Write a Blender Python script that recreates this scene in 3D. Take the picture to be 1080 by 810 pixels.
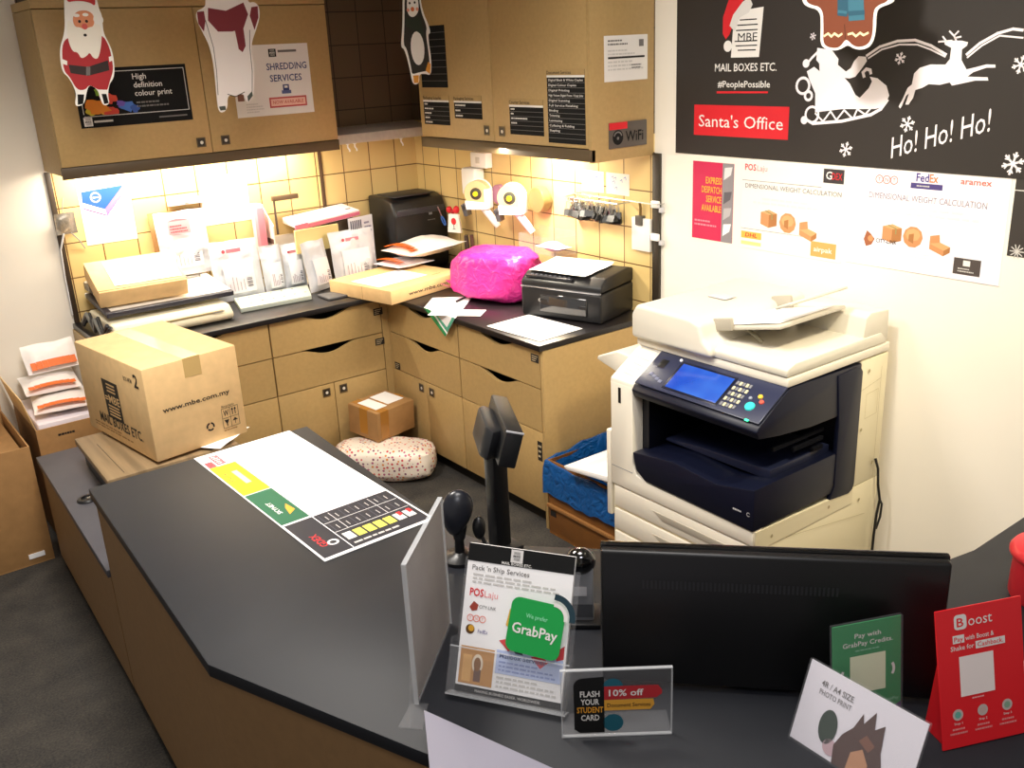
import bpy, bmesh, math, random
from mathutils import Matrix, Vector, noise

for _o in list(bpy.data.objects):
    bpy.data.objects.remove(_o)
SC = bpy.context.scene
COL = SC.collection

# ------------------------------------------------------------------ camera
cam_data = bpy.data.cameras.new('camera')
cam_data.sensor_width = 36.0
cam_data.lens = 36.0 * 1011.68 / 1080.0
cam_data.clip_start = 0.05
CAM = bpy.data.objects.new('camera', cam_data)
COL.objects.link(CAM)
CAM.matrix_world = Matrix(((0.79413, 0.23678, -0.55972, -2.8141), (-0.60601, 0.23901, -0.7587, -4.5908), (-0.04587, 0.94171, 0.33329, 1.903), (0, 0, 0, 1)))
SC.camera = CAM

# ------------------------------------------------------------------ world, exposure
W = bpy.data.worlds.new('shop_ambient')
SC.world = W
W.use_nodes = True
W.node_tree.nodes['Background'].inputs[0].default_value = (1.0, 0.93, 0.85, 1)
W.node_tree.nodes['Background'].inputs[1].default_value = 0.28
SC.view_settings.view_transform = 'Standard'
SC.view_settings.look = 'None'
SC.view_settings.gamma = 1.0
SC.view_settings.exposure = 0.3
SC.view_settings.use_curve_mapping = False
SC.cycles.use_denoising = True


def area(name, loc, aim, sx, sy, power, col, spread=180):
    d = bpy.data.lights.new(name, 'AREA')
    d.shape = 'RECTANGLE'
    d.size, d.size_y = sx, sy
    d.energy = power
    d.color = col
    d.spread = math.radians(spread)
    o = bpy.data.objects.new(name, d)
    COL.objects.link(o)
    o.location = loc
    o.rotation_euler = (Vector(aim) - Vector(loc)).to_track_quat('-Z', 'Y').to_euler()
    return o


# ceiling panels of the shop, an added fill panel and the spots that wash the white wall
area('ceiling_or_fill_light', (-2.15, -1.9, 2.66), (-2.15, -1.9, 0), 0.6, 0.6, 34, (1.0, 0.94, 0.86), 135)
area('ceiling_or_fill_light', (-1.9, -3.4, 2.66), (-1.9, -3.4, 0), 0.6, 0.6, 18, (1.0, 0.96, 0.92))
area('ceiling_or_fill_light', (-2.7, -4.7, 2.66), (-2.7, -4.7, 0), 0.6, 0.6, 16, (0.95, 0.95, 1.0))  # unseen panel by the camera, added as front fill for the desk signs
area('ceiling_spot_light', (-1.4, -2.9, 2.66), (0.0, -2.45, 1.2), 0.15, 0.15, 8, (1.0, 0.94, 0.84), 90)
area('ceiling_spot_light', (-0.9, -3.9, 2.66), (-0.3, -2.95, 0.7), 0.15, 0.15, 8, (1.0, 0.88, 0.62), 80)
# fluorescent tubes under the two wall cabinets
area('under_cabinet_light', (-1.27, -0.13, 1.497), (-1.27, -0.11, 0.8), 1.1, 0.05, 15, (1.0, 0.9, 0.72))
area('under_cabinet_light', (-0.13, -1.25, 1.497), (-0.11, -1.25, 0.8), 0.05, 1.0, 25, (1.0, 0.9, 0.72))


# ------------------------------------------------------------------ materials
def lin(c):
    if isinstance(c, str):
        c = [int(c[i:i + 2], 16) for i in (0, 2, 4)]
    return tuple(((x / 255 / 12.92) if x / 255 <= 0.04045 else ((x / 255 + 0.055) / 1.055) ** 2.4) for x in c) + (1,)


def new_mat(name):
    m = bpy.data.materials.new(name)
    m.use_nodes = True
    return m, m.node_tree, m.node_tree.nodes['Principled BSDF']


MC = {}


def mat(col, rough=0.6, metal=0.0, spec=0.5, nz=0.0, scale=30.0, emit=0.0, bump=0.0, coat=0.0):
    key = (col, rough, metal, spec, nz, scale, emit, bump, coat)
    if key in MC:
        return MC[key]
    m, nt, b = new_mat('surface_%s_%d' % (col if isinstance(col, str) else 'c', len(MC)))
    c = lin(col)
    b.inputs['Base Color'].default_value = c
    b.inputs['Roughness'].default_value = rough
    b.inputs['Metallic'].default_value = metal
    b.inputs['Specular IOR Level'].default_value = spec
    b.inputs['Coat Weight'].default_value = coat
    if emit:
        b.inputs['Emission Color'].default_value = c
        b.inputs['Emission Strength'].default_value = emit
    if nz or bump:
        tc = nt.nodes.new('ShaderNodeTexCoord')
        n = nt.nodes.new('ShaderNodeTexNoise')
        n.inputs['Scale'].default_value = scale
        n.inputs['Detail'].default_value = 5
        nt.links.new(tc.outputs['Object'], n.inputs['Vector'])
        if nz:
            r = nt.nodes.new('ShaderNodeValToRGB')
            r.color_ramp.elements[0].position = 0.3
            r.color_ramp.elements[1].position = 0.7
            r.color_ramp.elements[0].color = tuple(x * (1 - nz) for x in c[:3]) + (1,)
            r.color_ramp.elements[1].color = tuple(min(1, x * (1 + nz)) for x in c[:3]) + (1,)
            nt.links.new(n.outputs['Fac'], r.inputs['Fac'])
            nt.links.new(r.outputs['Color'], b.inputs['Base Color'])
        if bump:
            bp = nt.nodes.new('ShaderNodeBump')
            bp.inputs['Strength'].default_value = bump
            bp.inputs['Distance'].default_value = 0.01
            nt.links.new(n.outputs['Fac'], bp.inputs['Height'])
            nt.links.new(bp.outputs['Normal'], b.inputs['Normal'])
    MC[key] = m
    return m


def tile_mat(name, axis, off, zoff, s, c1, c2, grout):
    m, nt, b = new_mat(name)
    tc = nt.nodes.new('ShaderNodeTexCoord')
    sp = nt.nodes.new('ShaderNodeSeparateXYZ')
    nt.links.new(tc.outputs['Object'], sp.inputs[0])
    cb = nt.nodes.new('ShaderNodeCombineXYZ')
    a1 = nt.nodes.new('ShaderNodeMath'); a1.operation = 'ADD'; a1.inputs[1].default_value = 40 * s - off
    a2 = nt.nodes.new('ShaderNodeMath'); a2.operation = 'ADD'; a2.inputs[1].default_value = 40 * s - zoff
    nt.links.new(sp.outputs[axis], a1.inputs[0])
    nt.links.new(sp.outputs[2], a2.inputs[0])
    nt.links.new(a1.outputs[0], cb.inputs[0])
    nt.links.new(a2.outputs[0], cb.inputs[1])
    br = nt.nodes.new('ShaderNodeTexBrick')
    br.offset = 0.0
    br.squash = 1.0
    br.inputs['Scale'].default_value = 1.0
    br.inputs['Brick Width'].default_value = s
    br.inputs['Row Height'].default_value = s
    br.inputs['Mortar Size'].default_value = 0.0028
    br.inputs['Mortar Smooth'].default_value = 0.1
    br.inputs['Color1'].default_value = lin(c1)
    br.inputs['Color2'].default_value = lin(c2)
    br.inputs['Mortar'].default_value = lin(grout)
    nt.links.new(cb.outputs[0], br.inputs['Vector'])
    nt.links.new(br.outputs['Color'], b.inputs['Base Color'])
    bp = nt.nodes.new('ShaderNodeBump')
    bp.invert = True
    bp.inputs['Strength'].default_value = 0.4
    bp.inputs['Distance'].default_value = 0.003
    nt.links.new(br.outputs['Fac'], bp.inputs['Height'])
    nt.links.new(bp.outputs['Normal'], b.inputs['Normal'])
    b.inputs['Roughness'].default_value = 0.45
    return m


def carpet_mat():
    m, nt, b = new_mat('carpet')
    tc = nt.nodes.new('ShaderNodeTexCoord')
    n = nt.nodes.new('ShaderNodeTexNoise'); n.inputs['Scale'].default_value = 140; n.inputs['Detail'].default_value = 4
    n2 = nt.nodes.new('ShaderNodeTexNoise'); n2.inputs['Scale'].default_value = 9; n2.inputs['Detail'].default_value = 6
    nt.links.new(tc.outputs['Object'], n.inputs['Vector'])
    nt.links.new(tc.outputs['Object'], n2.inputs['Vector'])
    mx = nt.nodes.new('ShaderNodeMath'); mx.operation = 'MULTIPLY_ADD'; mx.inputs[1].default_value = 0.6
    nt.links.new(n.outputs['Fac'], mx.inputs[0])
    h = nt.nodes.new('ShaderNodeMath'); h.operation = 'MULTIPLY'; h.inputs[1].default_value = 0.4
    nt.links.new(n2.outputs['Fac'], h.inputs[0])
    nt.links.new(h.outputs[0], mx.inputs[2])
    r = nt.nodes.new('ShaderNodeValToRGB')
    r.color_ramp.elements[0].position = 0.34; r.color_ramp.elements[0].color = lin('201f1f')
    r.color_ramp.elements[1].position = 0.66; r.color_ramp.elements[1].color = lin('454039')
    nt.links.new(mx.outputs[0], r.inputs['Fac'])
    nt.links.new(r.outputs['Color'], b.inputs['Base Color'])
    bp = nt.nodes.new('ShaderNodeBump'); bp.inputs['Strength'].default_value = 0.5; bp.inputs['Distance'].default_value = 0.004
    nt.links.new(n.outputs['Fac'], bp.inputs['Height'])
    nt.links.new(bp.outputs['Normal'], b.inputs['Normal'])
    b.inputs['Roughness'].default_value = 0.95
    return m


def dots_mat():
    m, nt, b = new_mat('gift_wrap_dots')
    tc = nt.nodes.new('ShaderNodeTexCoord')
    v = nt.nodes.new('ShaderNodeTexVoronoi'); v.inputs['Scale'].default_value = 58; v.inputs['Randomness'].default_value = 0.55
    nt.links.new(tc.outputs['Object'], v.inputs['Vector'])
    lt = nt.nodes.new('ShaderNodeMath'); lt.operation = 'LESS_THAN'; lt.inputs[1].default_value = 0.33
    nt.links.new(v.outputs['Distance'], lt.inputs[0])
    sp = nt.nodes.new('ShaderNodeSeparateColor')
    nt.links.new(v.outputs['Color'], sp.inputs[0])
    r = nt.nodes.new('ShaderNodeValToRGB'); r.color_ramp.interpolation = 'CONSTANT'
    e = r.color_ramp.elements
    e[0].position = 0; e[0].color = lin('c8414a')
    e[1].position = 0.3; e[1].color = lin('d98a3c')
    for p, c in ((0.5, 'b0587c'), (0.7, 'd6635a'), (0.85, '7d4a66')):
        q = e.new(p); q.color = lin(c)
    nt.links.new(sp.outputs[0], r.inputs['Fac'])
    mx = nt.nodes.new('ShaderNodeMix'); mx.data_type = 'RGBA'
    nt.links.new(lt.outputs[0], mx.inputs[0])
    mx.inputs[6].default_value = lin('f0e4d6')
    nt.links.new(r.outputs['Color'], mx.inputs[7])
    nt.links.new(mx.outputs[2], b.inputs['Base Color'])
    b.inputs['Roughness'].default_value = 0.4
    return m


def brushed_mat(col, metal=0.8, rough=0.35, sc=(3, 160, 3)):
    m, nt, b = new_mat('brushed')
    tc = nt.nodes.new('ShaderNodeTexCoord')
    mp = nt.nodes.new('ShaderNodeMapping'); mp.inputs['Scale'].default_value = sc
    n = nt.nodes.new('ShaderNodeTexNoise'); n.inputs['Scale'].default_value = 1; n.inputs['Detail'].default_value = 4
    nt.links.new(tc.outputs['Object'], mp.inputs[0]); nt.links.new(mp.outputs[0], n.inputs['Vector'])
    c = lin(col)
    r = nt.nodes.new('ShaderNodeValToRGB')
    r.color_ramp.elements[0].position = 0.3; r.color_ramp.elements[1].position = 0.7
    r.color_ramp.elements[0].color = tuple(x * .75 for x in c[:3]) + (1,)
    r.color_ramp.elements[1].color = tuple(min(1, x * 1.2) for x in c[:3]) + (1,)
    nt.links.new(n.outputs['Fac'], r.inputs['Fac']); nt.links.new(r.outputs['Color'], b.inputs['Base Color'])
    b.inputs['Metallic'].default_value = metal
    b.inputs['Roughness'].default_value = rough
    return m


def clear_mat(name, col=(1, 1, 1, 1), rough=0.05, haze=0.07):
    m, nt, b = new_mat(name)
    b.inputs['Base Color'].default_value = col
    b.inputs['Alpha'].default_value = haze
    b.inputs['Roughness'].default_value = rough
    b.inputs['IOR'].default_value = 1.49
    b.inputs['Specular IOR Level'].default_value = 0.8
    return m


LAM = mat('b0925f', 0.5, nz=0.05, scale=60)          # brown laminate of all the cabinets
LAMD = mat('55452f', 0.5)                             # dark pelmet strips
DARK = mat('16130f', 0.6)
TOPM = mat('1b1d23', 0.5, spec=.3, nz=0.06, scale=14)        # dark grey worktops
BLACK = mat('111113', 0.35)
BLK2 = mat('1b1b1e', 0.55)
WHITE = mat('f2f0ee', 0.6)
PAPER = mat('f4f2f2', 0.7)
CARTON = mat('e2bd86', 0.75, nz=0.06, scale=25)
CARTD = mat('a37a4a', 0.8, nz=0.08, scale=25)
INK = mat('1a1512', 0.7)
WALLW = mat('f0e9dc', 0.75, nz=0.015, scale=3)
CREAM = mat('d6d0c2', 0.45)
CREAM2 = mat('c2bcae', 0.45)
NAVY = mat('0b0f22', 0.38, spec=.35)
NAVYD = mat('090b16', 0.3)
RED = mat('d3202b', 0.5)
GREY = mat('8d8d90', 0.5)
LGREY = mat('c4c4c8', 0.5)
STEEL = mat('b8b8b8', 0.3, metal=1.0)
ACRYL = clear_mat('clear_acrylic', (.55, .55, .57, 1))
EDGE = clear_mat('acrylic_edge_glint', (.8, .82, .84, 1), .15, .36)  # paler strips paint in the glow that clear acrylic edges catch
POUCH = mat('d2d4db', 0.38, bump=0.6, scale=24)
ORANGE = mat('e06a1c', 0.5)
# ------------------------------------------------------------------ geometry helpers
I4 = Matrix.Identity(4)
_TXT = {}


def text_geo(s, bold):
    k = (s, bold)
    if k in _TXT:
        return _TXT[k]
    cu = bpy.data.curves.new('lettering', 'FONT')
    cu.body = s
    cu.size = 1.0
    cu.resolution_u = 2
    cu.offset = bold * 0.4 if bold > .012 else 0.0
    o = bpy.data.objects.new('lettering', cu)
    COL.objects.link(o)
    dg = bpy.context.evaluated_depsgraph_get()
    me = bpy.data.meshes.new_from_object(o.evaluated_get(dg))
    vs = [(v.co.x / 0.69, v.co.y / 0.69) for v in me.vertices]
    fs = [tuple(p.vertices) for p in me.polygons]
    bpy.data.objects.remove(o)
    bpy.data.curves.remove(cu)
    bpy.data.meshes.remove(me)
    x0 = min(v[0] for v in vs) if vs else 0
    x1 = max(v[0] for v in vs) if vs else 1
    _TXT[k] = (vs, fs, x0, x1)
    return _TXT[k]


def frame(o, u, v):
    """a flat print's own axes: origin, u to the right, v up, normal u x v"""
    u = Vector(u).normalized()
    v = Vector(v)
    v = (v - u * v.dot(u)).normalized()
    n = u.cross(v)
    return Matrix(((u.x, v.x, n.x, o[0]), (u.y, v.y, n.y, o[1]), (u.z, v.z, n.z, o[2]), (0, 0, 0, 1)))


class G:
    def __init__(s, M=None):
        s.v = []; s.f = []; s.fm = []; s.mats = []; s.M = M or I4

    def mi(s, m):
        if m not in s.mats:
            s.mats.append(m)
        return s.mats.index(m)

    def add(s, vs, fs, m, M=None):
        T = s.M @ M if M else s.M
        b = len(s.v)
        s.v += [T @ Vector(v) for v in vs]
        k = s.mi(m)
        for f in fs:
            s.f.append(tuple(i + b for i in f)); s.fm.append(k)
        return s

    def bm(s, bm, m, M=None):
        bm.verts.ensure_lookup_table()
        for i, v in enumerate(bm.verts):
            v.index = i
        s.add([tuple(v.co) for v in bm.verts], [tuple(v.index for v in f.verts) for f in bm.faces], m, M)
        bm.free()
        return s

    def box(s, x0, x1, y0, y1, z0, z1, m, b=0.0, M=None, seg=2):
        vs = [(x, y, z) for x in (x0, x1) for y in (y0, y1) for z in (z0, z1)]
        fs = [(0, 1, 3, 2), (4, 6, 7, 5), (0, 4, 5, 1), (2, 3, 7, 6), (0, 2, 6, 4), (1, 5, 7, 3)]
        if not b:
            return s.add(vs, fs, m, M)
        bm = bmesh.new()
        q = [bm.verts.new(v) for v in vs]
        for f in fs:
            bm.faces.new([q[i] for i in f])
        bmesh.ops.recalc_face_normals(bm, faces=bm.faces)
        bmesh.ops.bevel(bm, geom=bm.edges[:], offset=b, segments=seg, profile=0.5, affect='EDGES')
        return s.bm(bm, m, M)

    def prism(s, poly, a, c, m, axis='z', b=0.0, M=None, seg=2):
        def P(p, t):
            return (p[0], p[1], t) if axis == 'z' else ((t, p[0], p[1]) if axis == 'x' else (p[0], t, p[1]))
        n = len(poly)
        bm = bmesh.new()
        lo = [bm.verts.new(P(p, a)) for p in poly]
        hi = [bm.verts.new(P(p, c)) for p in poly]
        bm.faces.new(lo[::-1]); bm.faces.new(hi)
        for i in range(n):
            bm.faces.new((lo[i], lo[(i + 1) % n], hi[(i + 1) % n], hi[i]))
        bmesh.ops.recalc_face_normals(bm, faces=bm.faces)
        if b:
            bmesh.ops.bevel(bm, geom=bm.edges[:], offset=b, segments=seg, profile=0.5, affect='EDGES')
        return s.bm(bm, m, M)

    def tube(s, pts, r, m, n=8, M=None):
        pts = [Vector(p) for p in pts]
        vs = []; fs = []
        up = None
        for i, p in enumerate(pts):
            d = (pts[min(i + 1, len(pts) - 1)] - pts[max(i - 1, 0)]).normalized()
            if up is None:
                up = Vector((0, 0, 1)) if abs(d.z) < 0.9 else Vector((1, 0, 0))
            a = d.cross(up).normalized(); c = a.cross(d).normalized(); up = c
            rr = r[i] if isinstance(r, (list, tuple)) else r
            for k in range(n):
                t = 2 * math.pi * k / n
                vs.append(p + a * math.cos(t) * rr + c * math.sin(t) * rr)
        for i in range(len(pts) - 1):
            for k in range(n):
                fs.append((i * n + k, i * n + (k + 1) % n, (i + 1) * n + (k + 1) % n, (i + 1) * n + k))
        fs.append(tuple(range(n))[::-1]); fs.append(tuple((len(pts) - 1) * n + k for k in range(n)))
        return s.add(vs, fs, m, M)

    def lathe(s, prof, m, n=28, M=None):
        """profile of (radius, z) about the local z axis"""
        vs = []; fs = []
        for r, z in prof:
            for k in range(n):
                t = 2 * math.pi * k / n
                vs.append((r * math.cos(t), r * math.sin(t), z))
        for i in range(len(prof) - 1):
            for k in range(n):
                fs.append((i * n + k, i * n + (k + 1) % n, (i + 1) * n + (k + 1) % n, (i + 1) * n + k))
        if prof[0][0] > 1e-5: fs.append(tuple(range(n))[::-1])
        if prof[-1][0] > 1e-5: fs.append(tuple((len(prof) - 1) * n + k for k in range(n)))
        return s.add(vs, fs, m, M)

    def ball(s, c, r, m, n=16, M=None, fn=None):
        if not isinstance(r, (tuple, list)): r = (r, r, r)
        vs = []; fs = []
        for i in range(n + 1):
            a = math.pi * i / n
            for k in range(2 * n):
                t = math.pi * k / n
                p = Vector((math.sin(a) * math.cos(t), math.sin(a) * math.sin(t), math.cos(a)))
                q = fn(p) if fn else p
                vs.append((c[0] + q[0] * r[0], c[1] + q[1] * r[1], c[2] + q[2] * r[2]))
        for i in range(n):
            for k in range(2 * n):
                fs.append((i * 2 * n + k, (i + 1) * 2 * n + k, (i + 1) * 2 * n + (k + 1) % (2 * n), i * 2 * n + (k + 1) % (2 * n)))
        return s.add(vs, fs, m, M)

    # flat prints on a frame F
    def poly(s, F, pts, m, h=0.0006):
        return s.add([(p[0], p[1], h) for p in pts], [tuple(range(len(pts)))], m, F)

    def rect(s, F, u0, v0, u1, v1, m, h=0.0006):
        return s.poly(F, [(u0, v0), (u1, v0), (u1, v1), (u0, v1)], m, h)

    def disc(s, F, u, v, r, m, h=0.0006, r2=None, n=20):
        r2 = r2 or r
        return s.poly(F, [(u + r * math.cos(2 * math.pi * k / n), v + r2 * math.sin(2 * math.pi * k / n)) for k in range(n)], m, h)

    def line(s, F, pts, w, m, h=0.0006):
        for i in range(len(pts) - 1):
            a = Vector(pts[i]); b = Vector(pts[i + 1])
            d = b - a
            if d.length < 1e-7: continue
            d.normalize(); n = Vector((-d.y, d.x)) * w / 2; e = d * w * 0.3
            s.poly(F, [a - e - n, b + e - n, b + e + n, a - e + n], m, h + i * 1e-6)
        return s

    def ring(s, F, u, v, r, w, m, h=0.0006, n=20, a0=0, a1=360):
        return s.line(F, [(u + r * math.cos(math.radians(a0 + (a1 - a0) * k / n)), v + r * math.sin(math.radians(a0 + (a1 - a0) * k / n))) for k in range(n + 1)], w, m, h)

    def text(s, F, t, u, v, cap, m, h=0.0008, w=None, al='l', bold=0.0, rot=0.0, shear=0.0):
        vs, fs, x0, x1 = text_geo(t, bold)
        L = (x1 - x0)
        sx = (w / L) if w else cap
        off = 0 if al == 'l' else (-L * sx / 2 if al == 'c' else -L * sx)
        cr, sr = math.cos(rot), math.sin(rot)
        out = []
        for x, y in vs:
            X = (x - x0) * sx + off + shear * y * cap; Y = y * cap
            out.append((u + X * cr - Y * sr, v + X * sr + Y * cr, h))
        return s.add(out, fs, m, F)

    def bars(s, F, u0, u1, v0, v1, n, m, h=0.0007, fill=0.45, seed=1, al='l'):
        """rows of small type too fine to read"""
        rnd = random.Random(seed)
        dv = (v1 - v0) / n
        for i in range(n):
            L = (u1 - u0) * rnd.uniform(0.6, 1.0)
            a = u0 if al == 'l' else (u0 + u1) / 2 - L / 2
            y = v1 - (i + 0.5) * dv
            x = a
            while x < a + L:
                wd = min(rnd.uniform(0.04, 0.13) * (u1 - u0), a + L - x)
                s.rect(F, x, y - dv * fill / 2, x + wd, y + dv * fill / 2, m, h)
                x += wd + 0.02 * (u1 - u0)
        return s


WM = {}


def link(o, parent=None):
    COL.objects.link(o)
    if parent:
        o.parent = parent
    return o


def tag(o, label, cat, group=None, kind=None):
    o['label'] = label
    o['category'] = cat
    if group: o['group'] = group
    if kind: o['kind'] = kind
    return o


def thing(name, label, cat, loc=(0, 0, 0), rz=0.0, group=None):
    o = bpy.data.objects.new(name, None)
    o.empty_display_size = 0.05
    link(o)
    o.location = loc
    o.rotation_euler = (0, 0, rz)
    WM[o.name] = Matrix.Translation(loc) @ Matrix.Rotation(rz, 4, 'Z')
    return tag(o, label, cat, group)


def mesh_of(name, g, inv, flat=False):
    me = bpy.data.meshes.new(name)
    me.from_pydata([tuple(inv @ v) for v in g.v], [], g.f)
    for m in g.mats:
        me.materials.append(m)
    me.polygons.foreach_set('material_index', g.fm)
    if not flat:
        me.polygons.foreach_set('use_smooth', [True] * len(g.f))
        me.set_sharp_from_angle(angle=math.radians(38))
    me.validate()
    return me


def part(name, g, parent, label=None, flat=False):
    """one mesh object under a thing (or under a part); g holds world coordinates"""
    T = WM[parent.name]
    o = bpy.data.objects.new(name, mesh_of(name, g, T.inverted(), flat))
    link(o, parent)
    WM[o.name] = T
    if label: o['label'] = label
    return o


def solo(name, g, label, cat, loc=None, rz=0.0, group=None, flat=False, kind=None):
    """a thing that is one mesh"""
    if loc is None:
        n = len(g.v)
        zs = min(v.z for v in g.v)
        loc = (sum(v.x for v in g.v) / n, sum(v.y for v in g.v) / n, zs)
    T = Matrix.Translation(loc) @ Matrix.Rotation(rz, 4, 'Z')
    o = bpy.data.objects.new(name, mesh_of(name, g, T.inverted(), flat))
    link(o)
    o.location = loc
    o.rotation_euler = (0, 0, rz)
    WM[o.name] = T
    return tag(o, label, cat, group, kind)


def struct(name, g, flat=False):
    o = bpy.data.objects.new(name, mesh_of(name, g, I4, flat))
    link(o)
    o['kind'] = 'structure'
    WM[o.name] = I4
    return o


def dup(root, loc, rz, label, group=None):
    r = root.copy(); COL.objects.link(r)
    r.location = loc; r.rotation_euler = (0, 0, rz)
    r['label'] = label
    if group: r['group'] = group
    for ch in root.children:
        c = ch.copy(); COL.objects.link(c); c.parent = r
        for gch in ch.children:
            d = gch.copy(); COL.objects.link(d); d.parent = c
    return r


def pillow(g, M, w, h, t, m, seed=0, nx=18, ny=22, wr=0.006, edge=0.012, belly=0.5, m2=None, band=None):
    """a flat stuffed pouch: w across local x, h up local y, thickness along local z, sealed edges"""
    vs = []; fs = []; fs2 = []
    def P(i, j, sgn):
        u = i / nx; v = j / ny
        x = (u - .5) * w; y = v * h
        ex = min(1, min(u, 1 - u) * w / edge / 2.2); ey = min(1, min(v, 1 - v) * h / edge / 2.2)
        prof = (math.sin(math.pi * u) ** 0.55 if 0 < u < 1 else 0) * (math.sin(math.pi * min(1, v / (2 * belly)) if v < belly else math.pi * (0.5 + (v - belly) / (2 * (1 - belly)))) ** 0.6 if 0 < v < 1 else 0)
        z = t / 2 * prof * min(ex, ey)
        nn = noise.fractal(Vector((x * 14 + seed * 7.3, y * 11 + seed * 3.1, sgn * 2 + seed)), 0.8, 2.2, 3)
        n2 = noise.noise(Vector((x * 9 + seed, y * 9 - seed, 5.5)))
        z = sgn * max(0.0006, z + nn * wr * min(1, prof + .15)) + n2 * 0.008 * (v - 0.1)
        x += n2 * 0.006 * abs(2 * v - 1) ; y += noise.noise(Vector((x * 15, seed * 2.2, 1))) * 0.006 * v
        return (x, y, z)
    for sgn in (1, -1):
        b = len(vs)
        for j in range(ny + 1):
            for i in range(nx + 1):
                vs.append(P(i, j, sgn))
        for j in range(ny):
            for i in range(nx):
                a = b + j * (nx + 1) + i
                q = (a, a + 1, a + nx + 2, a + nx + 1)
                q = q if sgn > 0 else q[::-1]
                (fs2 if band and band[0] <= (j + .5) / ny <= band[1] else fs).append(q)
    n1 = (nx + 1) * (ny + 1)
    edge_i = [i for i in range(nx + 1)] + [j * (nx + 1) + nx for j in range(1, ny + 1)] + [ny * (nx + 1) + i for i in range(nx - 1, -1, -1)] + [j * (nx + 1) for j in range(ny - 1, 0, -1)]
    for k in range(len(edge_i)):
        a = edge_i[k]; c = edge_i[(k + 1) % len(edge_i)]
        fs.append((a, a + n1, c + n1, c))
    g.add(vs, fs, m, M)
    if fs2:
        k = g.mi(m2); b = len(g.v) - len(vs)
        for f in fs2:
            g.f.append(tuple(i + b for i in f)); g.fm.append(k)
    return g


def curve_sheet(g, M, w, h, m, seed=0, amp=0.004, nx=10, ny=12, fall=None, th=0.0006):
    """a sheet of paper lying in local xy with a slight curl; fall(u,v) gives extra height"""
    vs = []; fs = []
    for s_ in (0, 1):
        for j in range(ny + 1):
            for i in range(nx + 1):
                u = i / nx; v = j / ny
                z = amp * (0.5 + 0.5 * noise.noise(Vector((u * 2.1 + seed, v * 2.3, seed)))) + (fall(u, v) if fall else 0) + s_ * th
                vs.append((u * w, v * h, z))
    n1 = (nx + 1) * (ny + 1)
    for s_ in (0, 1):
        for j in range(ny):
            for i in range(nx):
                a = s_ * n1 + j * (nx + 1) + i
                q = (a, a + 1, a + nx + 2, a + nx + 1)
                fs.append(q if s_ else q[::-1])
    e = [i for i in range(nx + 1)] + [j * (nx + 1) + nx for j in range(1, ny + 1)] + [ny * (nx + 1) + i for i in range(nx - 1, -1, -1)] + [j * (nx + 1) for j in range(ny - 1, 0, -1)]
    for k in range(len(e)):
        a = e[k]; c = e[(k + 1) % len(e)]
        fs.append((a, c, c + n1, a + n1))
    return g.add(vs, fs, m, M)


def MT(loc, rz=0, rx=0, ry=0):
    return Matrix.Translation(loc) @ Matrix.Rotation(rz, 4, 'Z') @ Matrix.Rotation(ry, 4, 'Y') @ Matrix.Rotation(rx, 4, 'X')


R_ = math.radians
FB = frame((0, 0, 0), (1, 0, 0), (0, 0, 1))          # axes of things that hang on the back wall: u = x, v = z
FR = frame((0, 0, 0), (0, -1, 0), (0, 0, 1))         # axes of the right wall: u = -y, v = z


def at_y(y):
    return frame((0, y, 0), (1, 0, 0), (0, 0, 1))


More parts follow.
